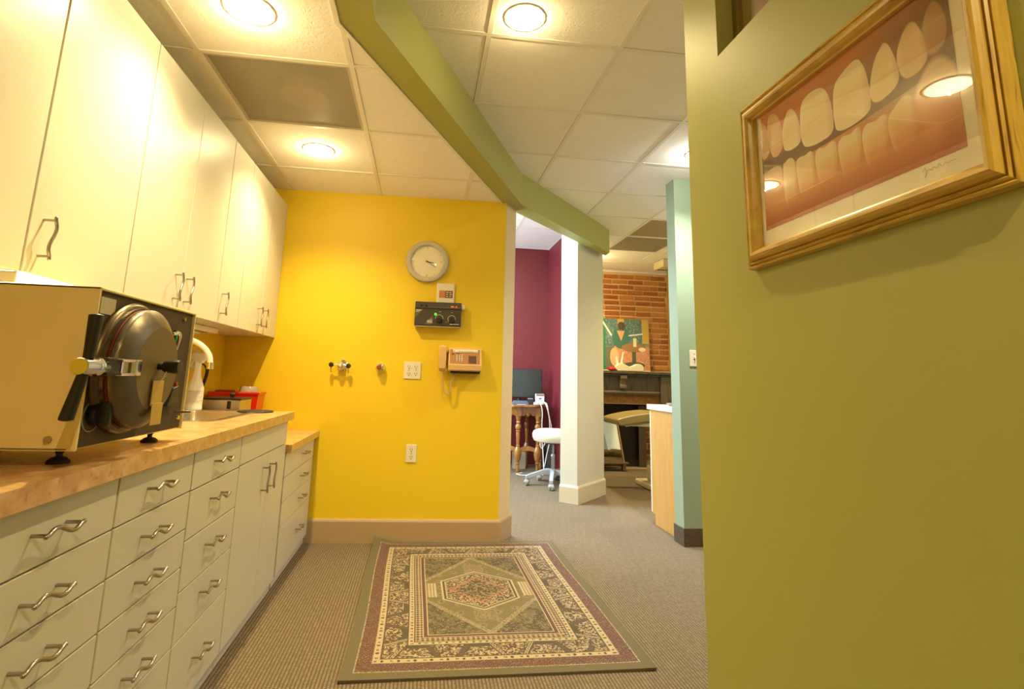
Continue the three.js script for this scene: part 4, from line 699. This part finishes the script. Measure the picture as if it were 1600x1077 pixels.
// ------------------------------------------------------------------ hallway, brick room
{
  const s = thing('switch_plate', 'double toggle light switch plate on the teal wall, cut by the green wall edge', 'switch', [1.93, 1.248, -3.5895]);
  mesh('plate', bx(-0.0575, 0.0575, -0.0575, 0.0575, 0, 0.006, 0.0025), ivoryM, s, loc);
  for (const x of [-0.023, 0.023]) { mesh('toggle', bx(x - 0.0045, x + 0.0045, -0.004, 0.012, 0.004, 0.016, 0.002), ivoryM, s, loc); mesh('slot', bx(x - 0.006, x + 0.006, -0.012, 0.012, 0.0055, 0.0066), M([0.10, 0.08, 0.04], 0.6), s, loc); for (const y of [0.03, -0.03]) mesh('screw', cyl(0.003, 0.003, 0.002, x, y, 0.006, 'z', 12), handleM, s, loc); }
}
function airPanel(label, x0, z0, w, d, h, mat, disc, group) {
  const a = thing('ceiling_grille', label, 'grille', [x0 + w / 2, h, z0 - d / 2], 0, group);
  mesh('frame', [bx(x0 + 0.012, x0 + w - 0.012, h - 0.001, h + 0.012, z0 - 0.024, z0 - 0.012), bx(x0 + 0.012, x0 + w - 0.012, h - 0.001, h + 0.012, z0 - d + 0.012, z0 - d + 0.024), bx(x0 + 0.012, x0 + 0.024, h - 0.001, h + 0.012, z0 - d + 0.024, z0 - 0.024), bx(x0 + w - 0.024, x0 + w - 0.012, h - 0.001, h + 0.012, z0 - d + 0.024, z0 - 0.024)], M([0.50, 0.46, 0.38], 0.5), a);
  mesh('perforated_face', bx(x0 + 0.024, x0 + w - 0.024, h + 0.001, h + 0.003, z0 - d + 0.024, z0 - 0.024), mat, a);
  if (disc) mesh('duct_collar', lathe([[0, 0], [0.115, 0], [0.125, 0.012], [0.14, 0.05], [0, 0.05]], 48).translate(x0 + disc[0], h + 0.016, z0 - disc[1]), M([0.8, 0.76, 0.68], 0.6), a);
}
{
  const perf = tex(256, 256, (u, v) => { const X = u * 24 % 1 - 0.5, Y = v * 24 % 1 - 0.5; return X * X + Y * Y < 0.07 ? [0.02, 0.018, 0.012, 0.0] : [0.50, 0.45, 0.35, 1]; }, true, [1 / 0.19, 1 / 0.19]);
  const al = tex(256, 256, (u, v) => { const X = u * 24 % 1 - 0.5, Y = v * 24 % 1 - 0.5; return X * X + Y * Y < 0.15 ? 0.0 : 1; }, false, [1 / 0.19, 1 / 0.19]);
  const pm = M(null, 0.6, { map: perf, alphaMap: al, transparent: true });
  airPanel('grey perforated return-air panel in the low ceiling between two downlights', -0.968, -2.101, 0.61, 0.61, HA, pm, [0.345, 0.355]);
  const egg = tex(128, 128, (u, v) => (u * 8 % 1 < 0.2 || v * 8 % 1 < 0.2) ? [0.50, 0.40, 0.27] : [0.26, 0.19, 0.11], true, [1 / 0.11, 1 / 0.11]);
  airPanel('larger brown-grey ceiling grille in the brick room, nearest the teal wall', 2.0497, -4.575, 0.61, 0.61, HB, M(null, 0.6, { map: egg }));
  airPanel('grey ceiling grille closer to the brick wall, behind the larger grille', 2.0497, -5.185, 0.61, 0.61, HB, M([0.27, 0.23, 0.17], 0.6));
  const f = thing('ceiling_fixture', 'long cream ceiling fixture with dark slot beside the top of the brick wall', 'fixture', [3.1, HB, -6.15]);
  mesh('housing', bx(2.86, 3.34, HB - 0.10, HB - 0.004, -6.33, -6.05, 0.008), M([0.66, 0.56, 0.38], 0.5), f);
  mesh('slot', bx(2.88, 3.32, HB - 0.1015, HB - 0.098, -6.34 + 0.06, -6.34 + 0.10), blackM, f);
}
{ // fireplace
  const f = thing('fireplace', 'dark painted wooden mantelpiece against the exposed brick wall', 'fireplace', [2.45, 0, -6.72]);
  const zf = -6.66, zw = -6.897;
  mesh('shelf', [bx(1.86, 3.235, 1.172, 1.205, zw, zf + 0.07, 0.006), bx(1.90, 3.20, 1.148, 1.173, zw, zf + 0.045, 0.01)], mantelM, f);
  mesh('frieze', bx(1.90, 3.205, 0.955, 1.149, zw, zf), mantelM, f);
  mesh('moulding', [bx(2.07, 3.045, 0.93, 0.956, zw, zf + 0.028, 0.008), bx(2.07, 3.045, 0.915, 0.932, zw, zf + 0.014, 0.005)], M([0.15, 0.125, 0.095], 0.5), f);
  for (const [a, b] of [[3.06, 3.205], [1.90, 2.045]]) mesh('pilaster', [bx(a, b, 0.78, 1.149, zf - 0.03, zf + 0.03, 0.006), bx(a, b, 0.0, 0.79, zf - 0.12, zf + 0.02, 0.006)], M(null, 0.5, { map: mantelM.map, color: lin(1.5, 1.45, 1.4) }), f);
  mesh('bracket', new THREE.ExtrudeGeometry(shape2([[0, 0], [0.065, 0], [0.062, -0.03], [0.03, -0.06], [0.022, -0.10], [0.04, -0.13], [0.036, -0.155], [0.012, -0.16], [0, -0.15]]), { depth: 0.075, bevelEnabled: true, bevelSize: 0.004, bevelThickness: 0.004, bevelSegments: 2 }).rotateY(-Math.PI / 2).translate(2.59, 1.148, zf), M([0.17, 0.14, 0.10], 0.45), f);
  mesh('scorched_panel', bx(2.045, 3.035, 0.80, 0.917, zf - 0.06, zf - 0.04), M(null, 0.8, { map: woodTex([0.10, 0.04, 0.01], [0.42, 0.20, 0.05], [0.02, 0.01, 0.004], 141, 6, 8, 40) }), f);
  mesh('iron_lintel', bx(2.045, 3.035, 0.792, 0.802, zf - 0.1, zf - 0.03), M([0.35, 0.28, 0.18], 0.5), f);
  const soot = M([0.030, 0.024, 0.016], 0.9, { bumpMap: bumpAt(0.15), bumpScale: 0.004 });
  mesh('firebox', [bx(2.045, 2.895, 0, 0.8, zw, zw + 0.01), bx(2.865, 2.895, 0, 0.792, zw + 0.01, zf - 0.1), bx(2.045, 2.075, 0, 0.792, zw + 0.01, zf - 0.1), bx(2.075, 2.865, 0.78, 0.79, zw + 0.01, zf - 0.1)], soot, f);
  mesh('surround', [bx(2.80, 2.895, 0.0, 0.775, zf - 0.1, zf - 0.085, 0.002)], M([0.075, 0.06, 0.035], 0.8, { bumpMap: bumpAt(0.1), bumpScale: 0.003 }), f);
  mesh('hearth', bx(1.86, 3.22, 0, 0.012, zf - 0.09, zf + 0.05, 0.003), M([0.30, 0.22, 0.13], 0.8), f);
}
{ // canvas leaning on the brick above the mantel: plain abstract shapes
  const T = canvasTex(512, 512, (x, w, h) => {
    x.fillStyle = '#7d8a78'; x.fillRect(0, 0, w, h);
    x.fillStyle = '#5c7a78'; x.fillRect(60, 0, 400, 280); for (let i = 0; i < 260; i++) { x.fillStyle = i % 2 ? '#7f9a98' : '#466462'; x.beginPath(); x.ellipse(60 + 400 * hash(i, 1), 270 * hash(i, 2), 9, 5, i, 0, 7); x.fill(); }
    x.fillStyle = '#2f7d5c'; x.fillRect(0, 0, 62, h); x.fillStyle = '#c9a650'; x.fillRect(190, 0, 66, 90); x.fillRect(440, 0, 72, 240);
    x.fillStyle = '#cf9070'; x.fillRect(150, 270, 362, 242); for (let i = 0; i < 260; i++) { x.fillStyle = i % 2 ? '#dca487' : '#b97a5c'; x.beginPath(); x.arc(150 + 362 * hash(i, 3), 275 + 237 * hash(i, 4), 5, 0, 7); x.fill(); }
    x.fillStyle = '#6d6a5c'; x.fillRect(62, 285, 90, 227);
    x.fillStyle = '#3f7168'; x.beginPath(); x.ellipse(225, 190, 92, 110, 0.1, 0, 7); x.fill(); x.fillStyle = '#d9a071'; x.beginPath(); x.moveTo(180, 120); x.lineTo(262, 120); x.lineTo(222, 225); x.fill();
    x.fillStyle = '#54463a'; x.beginPath(); x.arc(230, 70, 40, 0, 7); x.fill();
    x.fillStyle = '#9a7450'; x.beginPath(); x.ellipse(350, 285, 125, 46, 0, 0, 7); x.fill(); x.fillStyle = '#4c5247'; x.fillRect(330, 325, 40, 120); x.beginPath(); x.ellipse(350, 455, 110, 28, 0, 0, 7); x.fill();
    x.fillStyle = '#e6dfc8'; x.beginPath(); x.ellipse(436, 300, 38, 20, 0, 0, 7); x.fill(); x.fillStyle = '#dcd9a6'; x.fillRect(346, 190, 34, 86); x.fillStyle = '#e2b48c'; x.beginPath(); x.ellipse(150, 380, 46, 90, 0, 0, 7); x.fill();
    x.fillStyle = '#dfe6da'; x.save(); x.translate(30, 6); x.rotate(1.0); x.fillRect(0, 0, 190, 18); x.restore(); x.save(); x.translate(300, 160); x.rotate(-0.14); x.fillRect(0, 0, 150, 13); x.restore();
  });
  const p = thing('abstract_canvas', 'colourful square abstract canvas standing on the mantel against the brick', 'painting', [2.66, 1.207, -6.83]);
  const g = (gg) => gg.rotateX(-0.05).translate(2.66, 1.212, -6.83);
  mesh('canvas', g(new THREE.PlaneGeometry(0.69, 0.69).translate(0, 0.35, 0.0085)), M(null, 0.4, { map: T, clearcoat: 0.4, clearcoatRoughness: 0.1 }), p, { keepUV: true });
  mesh('stretcher', [g(bx(-0.345, 0.345, 0.005, 0.695, -0.01, 0.008))], M([0.6, 0.5, 0.35], 0.6), p);
  mesh('ledge_strip', g(bx(-0.345, 0.345, 0, 0.012, 0.008, 0.014)), M([0.8, 0.72, 0.55], 0.5), p);
  // figurine and red thing on the shelf
  const b = thing('figurine', 'pale dotted figurine with two upright prongs lying on the mantel shelf', 'figurine', [2.645, 1.206, -6.66]);
  const dotT = tex(64, 64, (u, v) => { const X = u * 4 % 1 - 0.5, Y = v * 4 % 1 - 0.5; return X * X + Y * Y < 0.04 ? [0.45, 0.37, 0.25] : [0.80, 0.74, 0.60]; }, true, [1 / 0.06, 1 / 0.06]);
  const prof = [[-0.165, 0], [-0.185, 0.03], [-0.17, 0.075], [-0.12, 0.10], [-0.06, 0.085], [-0.01, 0.062], [0.04, 0.07], [0.10, 0.098], [0.16, 0.088], [0.185, 0.045], [0.175, 0]];
  const sp = new THREE.Shape(); sp.moveTo(...prof[0]); sp.splineThru(prof.slice(1).map((q) => new THREE.Vector2(...q)));
  mesh('body', new THREE.ExtrudeGeometry(sp, { depth: 0.05, bevelEnabled: true, bevelSize: 0.008, bevelThickness: 0.02, bevelSegments: 4, bevelOffset: -0.008 }).translate(0, 0, -0.025), M(null, 0.5, { map: dotT }), b, loc);
  mesh('prong', [rod([-0.15, 0.08, 0], [-0.165, 0.175, 0], 0.018, 0.010), sph(0.011, -0.165, 0.175, 0)], whitePl, b, loc); mesh('prong', [rod([-0.10, 0.09, 0], [-0.075, 0.24, 0], 0.018, 0.007), sph(0.008, -0.075, 0.24, 0)], whitePl, b, loc);
  const r = tag(mesh('red_ornament', [sph(0.05, 2.42, 1.233, -6.66, 1.2, 0.55, 0.8), sph(0.02, 2.385, 1.252, -6.65, 1, 0.6, 1)], M([0.55, 0.03, 0.02], 0.25)), 'small glossy red ornament at the left end of the mantel shelf', 'ornament');
  // leaning mirror
  const m = thing('leaning_mirror', 'framed mirror leaning against the fireplace opening, reflecting a lamp', 'mirror', [2.30, 0.012, -6.50]);
  const mg = (gg) => gg.rotateX(-0.34).rotateZ(0.05).translate(2.30, 0.105, -6.50);
  mesh('glass', mg(bx(-0.22, 0.185, 0.01, 0.5, -0.003, 0.002)), M([0.82, 0.86, 0.82], 0.02, { metalness: 1 }), m);
  mesh('frame', [mg(bx(0.185, 0.202, -0.02, 0.53, -0.008, 0.006, 0.003)), mg(bx(-0.245, -0.22, -0.02, 0.53, -0.012, 0.012, 0.004)), mg(bx(-0.22, 0.185, -0.02, 0.01, -0.012, 0.012, 0.004)), mg(bx(-0.22, 0.185, 0.5, 0.53, -0.012, 0.012, 0.004))], M([0.11, 0.07, 0.03], 0.4), m);
  mesh('gilt_edge', [mg(bx(0.202, 0.209, -0.022, 0.53, -0.009, 0.004, 0.002))], M([0.55, 0.40, 0.18], 0.4, { metalness: 0.5 }), m);
  mesh('stand', [bx(2.08, 2.12, 0.012, 0.10, -6.54, -6.48, 0.004), bx(2.48, 2.52, 0.012, 0.10, -6.54, -6.48, 0.004), bx(2.06, 2.56, 0.085, 0.105, -6.54, -6.475, 0.004)], M([0.16, 0.09, 0.04], 0.5), m);
}
{ // dental chair: only the foot end shows
  const c = thing('dental_chair', 'olive padded dental chair, its foot end showing beside the wood counter', 'chair', [2.75, 0, -5.5]);
  const padM = M([0.27, 0.205, 0.075], 0.38), shellM = M([0.66, 0.58, 0.40], 0.4);
  const side = (pts, d, z0, b = 0.02) => { const s = new THREE.Shape(); s.moveTo(...pts[0]); s.splineThru([...pts.slice(1), pts[0]].map((q) => new THREE.Vector2(...q))); return new THREE.ExtrudeGeometry(s, { depth: d - 2 * b, bevelEnabled: true, bevelSize: b * 0.8, bevelThickness: b, bevelSegments: 4, bevelOffset: -b * 0.8 }).translate(0, 0, z0 + b); };
  mesh('leg_pad', side([[1.965, 0.665], [1.975, 0.70], [2.10, 0.735], [2.25, 0.762], [2.42, 0.775], [2.62, 0.76], [2.63, 0.70], [2.42, 0.685], [2.2, 0.665], [2.02, 0.635]], 0.46, -5.73), padM, c);
  mesh('seat_pad', side([[2.64, 0.70], [2.66, 0.76], [2.9, 0.74], [3.05, 0.78], [3.06, 0.70], [2.9, 0.66]], 0.5, -5.75), padM, c);
  mesh('under_shell', side([[2.06, 0.63], [2.2, 0.658], [2.5, 0.68], [3.0, 0.65], [3.0, 0.60], [2.5, 0.62], [2.2, 0.63]], 0.36, -5.68, 0.01), shellM, c);
  mesh('armrest', [bx(2.34, 2.62, 0.56, 0.60, -5.32, -5.24, 0.015), rod([2.5, 0.56, -5.28], [2.6, 0.48, -5.36], 0.016)], M([0.66, 0.58, 0.42], 0.4), c);
  mesh('column', bx(2.55, 2.85, 0.06, 0.62, -5.62, -5.38, 0.04), shellM, c);
  mesh('base', [bx(2.33, 3.1, 0.0, 0.06, -5.75, -5.25, 0.02), bx(2.40, 2.62, 0.06, 0.22, -5.62, -5.4, 0.03)], shellM, c);
}
{ // wood counter behind the teal wall
  const c = thing('counter_cabinet', 'light wood side of a counter with a pale top behind the teal wall end', 'cabinet', [2.3, 0, -3.97]);
  mesh('side_panel', plateX([[-3.735, 0], [-4.135, 0], [-4.135, 0.075], [-4.185, 0.075], [-4.185, 0.856], [-3.735, 0.856]], 1.836, 1.856, [], 0.001), mapleM, c);
  mesh('door', bx(1.838, 2.40, 0.08, 0.85, -4.206, -4.187, 0.002), M([0.80, 0.76, 0.62], 0.4), c);
  mesh('door', bx(2.404, 3.0, 0.08, 0.85, -4.206, -4.187, 0.002), M([0.80, 0.76, 0.62], 0.4), c);
  mesh('carcass', bx(1.857, 3.0, 0.0, 0.855, -4.13, -3.735), mapleM, c);
  mesh('worktop', bx(1.822, 3.02, 0.857, 0.898, -4.225, -3.725, 0.004), M([0.74, 0.72, 0.64], 0.3), c);
  const t = thing('steel_tray', 'small shiny steel tray lying on the pale counter top', 'tray', [1.99, 0.8985, -4.02]);
  mesh('pan', lathe([[0, 0.001], [0.07, 0.001], [0.085, 0.012], [0.092, 0.016], [0.088, 0.018], [0.07, 0.006], [0, 0.005]], 36), chromeM, t, loc);
  mesh('lid_knob', [cyl(0.006, 0.01, 0.012, 0.02, 0.011, 0), sph(0.01, 0.02, 0.02, 0)], chromeM, t, loc);
}
// ------------------------------------------------------------------ crimson room
{ // cool fluorescent panel in its ceiling, out of sight behind the yellow wall
  const f = thing('fluorescent_panel', 'cool white fluorescent panel in the ceiling of the crimson room', 'light', [0.37, HP, -5.02]);
  mesh('frame', [bx(-0.20, -0.17, HP - 0.012, HP - 0.004, -5.36, -4.68), bx(0.91, 0.94, HP - 0.012, HP - 0.004, -5.36, -4.68), bx(-0.17, 0.91, HP - 0.012, HP - 0.004, -5.36, -5.33), bx(-0.17, 0.91, HP - 0.012, HP - 0.004, -4.71, -4.68)], whitePl, f);
  mesh('diffuser', bx(-0.17, 0.91, HP - 0.011, HP - 0.005, -5.33, -4.71), new THREE.MeshStandardMaterial({ color: 0xffffff, emissive: COOL, emissiveIntensity: 6 }), f);
  const l = sun(new THREE.RectAreaLight(COOL, 40, 1.06, 0.60)); l.name = 'fluorescent_lamp'; l.rotation.set(-Math.PI / 2, 0, 0); l.position.set(0.37, HP - 0.02, -5.02); l.castShadow = false;
}
{
  const t = thing('side_table', 'carved wooden table on turned legs under the computer screen', 'table', [1.21, 0, -6.58]);
  const oct = (r, n = 8) => Array.from({ length: n }, (_, i) => { const a = (i + 0.5) * 2 * Math.PI / n; return [1.21 + r * Math.cos(a), -6.58 + r * Math.sin(a)]; });
  mesh('table_top', [prism(oct(0.345), 0.752, 0.772), prism(oct(0.335), 0.742, 0.752)], antiqueM, t);
  const hexA = [0, 1, 2, 3, 4, 5].map((k) => (k + 0.5) * Math.PI / 3 + Math.PI / 6 - Math.PI / 6), legAt = (a) => [1.21 + 0.235 * Math.cos(a) * 0.55 / 0.5, -6.58 + 0.235 * Math.sin(a)];
  const legs = [[1.158, -6.36], [1.392, -6.36], [1.475, -6.58], [1.35, -6.80], [1.07, -6.80], [0.96, -6.58], [1.0, -6.40]];
  const legP = [[0, 0], [0.018, 0], [0.022, 0.02], [0.018, 0.06], [0.014, 0.085], [0.024, 0.10], [0.02, 0.115], [0.034, 0.15], [0.044, 0.20], [0.040, 0.25], [0.022, 0.29], [0.026, 0.30], [0.018, 0.31], [0.022, 0.36], [0.026, 0.43], [0.022, 0.455], [0.03, 0.465], [0.022, 0.475], [0.036, 0.50], [0.034, 0.53], [0.018, 0.55], [0.028, 0.565], [0.02, 0.58], [0.026, 0.60], [0.034, 0.64], [0, 0.645]];
  for (const [x, z] of legs) mesh('leg', [lathe(legP, 20).translate(x, 0, z), bx(x - 0.03, x + 0.03, 0.635, 0.742, z - 0.03, z + 0.03, 0.004)], antiqueM, t);
  for (let i = 0; i < legs.length; i++) {
    const [ax, az] = legs[i], [bx2, bz] = legs[(i + 1) % legs.length], L = Math.hypot(bx2 - ax, bz - az), turn = -Math.atan2(bz - az, bx2 - ax);
    const put = (g) => g.translate(0, 0, -0.009).rotateY(turn).translate(ax, 0, az);
    const pts = [[0, 0.742], [L, 0.742], [L, 0.60]]; for (let k = 1; k < 16; k++) { const u = 1 - k / 16; pts.push([L * u, 0.66 + 0.022 * Math.cos(u * 4 * Math.PI) - 0.05 * (Math.abs(u - 0.5) < 0.12 ? 1 - Math.abs(u - 0.5) / 0.12 : 0) - 0.05 * Math.max(0, Math.abs(2 * u - 1) - 0.7) / 0.3]); } pts.push([0, 0.60]);
    mesh('apron', put(new THREE.ExtrudeGeometry(shape2(pts), { depth: 0.018, bevelEnabled: false })), antiqueM, t);
    const st = [[0, 0.20], [0, 0.245]]; for (let k = 1; k < 12; k++) { const u = k / 12; st.push([L * u, 0.26 + 0.035 * Math.sin(u * Math.PI)]); } st.push([L, 0.245], [L, 0.20]); for (let k = 11; k > 0; k--) { const u = k / 12; st.push([L * u, 0.215 + 0.03 * Math.sin(u * Math.PI)]); }
    if (i < 2 || i > 4) mesh('stretcher', put(new THREE.ExtrudeGeometry(shape2(st), { depth: 0.022, bevelEnabled: false })), antiqueM, t);
  }
  mesh('carved_drop', [sph(0.022, 1.275, 0.655, -6.352, 1, 1.1, 0.6), sph(0.012, 1.245, 0.675, -6.35, 1, 1, 0.6), sph(0.012, 1.305, 0.675, -6.35, 1, 1, 0.6)], antiqueM, t);
  const m = thing('computer_monitor', 'dark computer monitor switched off on the carved table', 'monitor', [1.22, 0.772, -6.62]);
  const mg = (g) => g.rotateX(-0.06).translate(1.215, 0.84, -6.62);
  mesh('bezel', mg(bx(-0.285, 0.285, 0, 0.355, -0.03, 0, 0.008)), M([0.02, 0.02, 0.022], 0.35), m);
  mesh('screen', mg(bx(-0.272, 0.272, 0.018, 0.342, 0, 0.002)), M([0.028, 0.036, 0.03], 0.22), m);
  mesh('stand', [rod([1.215, 0.785, -6.66], [1.215, 0.95, -6.66], 0.028), lathe([[0, 0], [0.10, 0], [0.10, 0.008], [0.04, 0.016], [0, 0.018]], 36).translate(1.215, 0.772, -6.62)], blackM, m);
  const y0 = 0.7725;
  const rt = thing('router_box', 'white and blue box standing at the table edge with white cables', 'box', [1.425, y0, -6.42]);
  const lt = canvasTex(128, 160, (x, w, h) => { x.fillStyle = '#e6e6ea'; x.fillRect(0, 0, w, h); x.fillStyle = '#8a6f60'; x.fillRect(0, 0, w, 30); x.fillStyle = '#4a66b8'; x.beginPath(); x.arc(64, 60, 26, 0, 3.2); x.fill(); x.fillStyle = '#9aa6c8'; x.fillRect(20, 96, 88, 10); x.fillRect(30, 116, 66, 8); });
  mesh('case', bx(-0.052, 0.052, 0, 0.125, -0.03, 0.022, 0.004), M([0.75, 0.75, 0.78], 0.4), rt, loc); mesh('front_label', new THREE.PlaneGeometry(0.098, 0.118).translate(0, 0.063, 0.0226), M(null, 0.45, { map: lt }), rt, { local: true, keepUV: true });
  tag(mesh('blue_folder', [bx(1.10, 1.28, y0, y0 + 0.022, -6.50, -6.36, 0.003), bx(1.11, 1.27, y0 + 0.022, y0 + 0.038, -6.49, -6.37, 0.003)], M([0.10, 0.15, 0.20], 0.5)), 'dark blue-grey folders stacked on the table below the monitor', 'folder');
  tag(mesh('paper_sheet', bx(1.13, 1.23, y0, y0 + 0.002, -6.335, -6.27), M([0.78, 0.55, 0.55], 0.6)), 'pink sheet of paper at the front edge of the carved table', 'paper');
  const d = thing('black_device', 'small black device with white top beside the folders on the table', 'device', [1.315, y0, -6.44]);
  mesh('body', bx(-0.032, 0.03, 0, 0.062, -0.03, 0.03, 0.006), M([0.03, 0.03, 0.035], 0.35), d, loc); mesh('top', bx(-0.03, 0.028, 0.062, 0.07, -0.028, 0.026, 0.003), M([0.4, 0.42, 0.46], 0.4), d, loc);
  tag(mesh('adapter', bx(1.335, 1.385, y0, y0 + 0.03, -6.36, -6.31, 0.006), M([0.62, 0.68, 0.75], 0.4)), 'pale grey adapter block lying at the right front of the table', 'adapter');
  const cab = (pts) => tube(pts, 0.0055, 70, 8);
  const cabM = M([0.76, 0.72, 0.66], 0.45);
  tag(mesh('white_cable', [cab([[1.40, y0 + 0.02, -6.38], [1.41, y0 + 0.015, -6.31], [1.425, 0.70, -6.275], [1.425, 0.55, -6.28], [1.43, 0.40, -6.30], [1.44, 0.25, -6.28], [1.44, 0.10, -6.24], [1.42, 0.012, -6.16], [1.32, 0.01, -6.14], [1.27, 0.01, -6.2]])], cabM), 'white cable hanging from the table edge nearest the turned leg', 'cable');
  tag(mesh('white_cable', [cab([[1.45, y0 + 0.03, -6.39], [1.475, y0 + 0.01, -6.33], [1.50, 0.70, -6.30], [1.52, 0.58, -6.30], [1.52, 0.45, -6.32], [1.47, 0.34, -6.30], [1.43, 0.28, -6.30], [1.41, 0.33, -6.30], [1.43, 0.38, -6.30]]), cab([[1.46, y0 + 0.03, -6.39], [1.49, y0 + 0.012, -6.33], [1.51, 0.68, -6.31], [1.545, 0.52, -6.31], [1.535, 0.40, -6.31], [1.49, 0.22, -6.29], [1.46, 0.10, -6.27], [1.40, 0.011, -6.2], [1.20, 0.01, -6.12], [1.12, 0.01, -6.2], [1.2, 0.01, -6.28]])], cabM), 'two looped white cables falling to the floor right of the table', 'cable');
  const pc = thing('computer_tower', 'dark grey computer tower standing on the floor behind the stool', 'computer', [1.585, 0, -6.70]);
  mesh('case', bx(-0.05, 0.05, 0, 0.40, -0.2, 0.2, 0.006), M([0.05, 0.055, 0.055], 0.4), pc, loc); mesh('front', bx(-0.046, 0.046, 0.01, 0.39, 0.2, 0.212, 0.004), M([0.07, 0.075, 0.075], 0.4), pc, loc); mesh('button', cyl(0.01, 0.01, 0.004, 0, 0.35, 0.213, 'z', 16), M([0.4, 0.42, 0.45], 0.3), pc, loc);
  const bk = tag(mesh('beige_box', bx(1.15, 1.30, 0.0, 0.19, -6.70, -6.58, 0.006), M([0.40, 0.33, 0.23], 0.6)), 'beige box on the floor under the carved table', 'box');
  // stool
  const s = thing('rolling_stool', 'cream upholstered rolling stool on a grey five-star base', 'stool', [1.40, 0, -5.62]);
  mesh('seat', lathe([[0, 0.435], [0.18, 0.435], [0.205, 0.445], [0.22, 0.475], [0.222, 0.51], [0.21, 0.54], [0.17, 0.558], [0.08, 0.563], [0, 0.563]], 48), M([0.72, 0.66, 0.54], 0.35, { clearcoat: 0.3, clearcoatRoughness: 0.3 }), s, loc);
  mesh('gas_lift', [cyl(0.014, 0.014, 0.15, 0, 0.36, 0), cyl(0.024, 0.024, 0.19, 0, 0.2, 0), cyl(0.03, 0.026, 0.02, 0, 0.30, 0), cyl(0.09, 0.05, 0.02, 0, 0.424, 0)], M([0.35, 0.33, 0.36], 0.3, { metalness: 0.8 }), s, loc);
  const grey = M([0.40, 0.42, 0.46], 0.4), arms = [180, 108, 36, -36, -108].map((a) => a * Math.PI / 180);
  mesh('star_base', [lathe([[0, 0.105], [0.045, 0.105], [0.045, 0.15], [0.03, 0.165], [0, 0.165]], 28), ...arms.map((a) => { const g = new THREE.ExtrudeGeometry(shape2([[0.03, 0.105], [0.03, 0.155], [0.12, 0.148], [0.25, 0.108], [0.285, 0.092], [0.285, 0.07], [0.25, 0.076], [0.12, 0.112]]), { depth: 0.03, bevelEnabled: true, bevelSize: 0.004, bevelThickness: 0.004, bevelSegments: 2 }).translate(0, 0, -0.015); return g.rotateY(-a); })], grey, s, loc);
  for (const a of arms) { const x = 0.275 * Math.cos(a), z = 0.275 * Math.sin(a); const k = mesh('caster', [cyl(0.031, 0.031, 0.02, x - 0.013 * Math.sin(a + 0.6), 0.0312, z + 0.013 * Math.cos(a + 0.6), 'x', 24), cyl(0.031, 0.031, 0.02, x + 0.013 * Math.sin(a + 0.6), 0.0312, z - 0.013 * Math.cos(a + 0.6), 'x', 24), sph(0.026, x, 0.037, z, 1.2, 1, 1), rod([x, 0.05, z], [x, 0.085, z], 0.007)], M([0.36, 0.35, 0.33], 0.45), s, loc); }
  mesh('back_pad', [bx(0.04, 0.15, 0.60, 0.78, 0.14, 0.17, 0.014), rod([0.1, 0.44, 0.10], [0.1, 0.66, 0.17], 0.009)], M([0.72, 0.62, 0.50], 0.4), s, loc);
  const p = thing('foot_pedal', 'black foot pedal on the carpet behind the stool', 'pedal', [1.57, 0, -5.93]);
  mesh('body', lathe([[0, 0], [0.075, 0], [0.08, 0.012], [0.06, 0.032], [0.03, 0.045], [0, 0.048]], 32), blackM, p, loc); mesh('plate', lathe([[0, 0.047], [0.028, 0.046], [0.026, 0.05], [0, 0.051]], 24), chromeM, p, loc);
}

renderer.render(scene, camera);
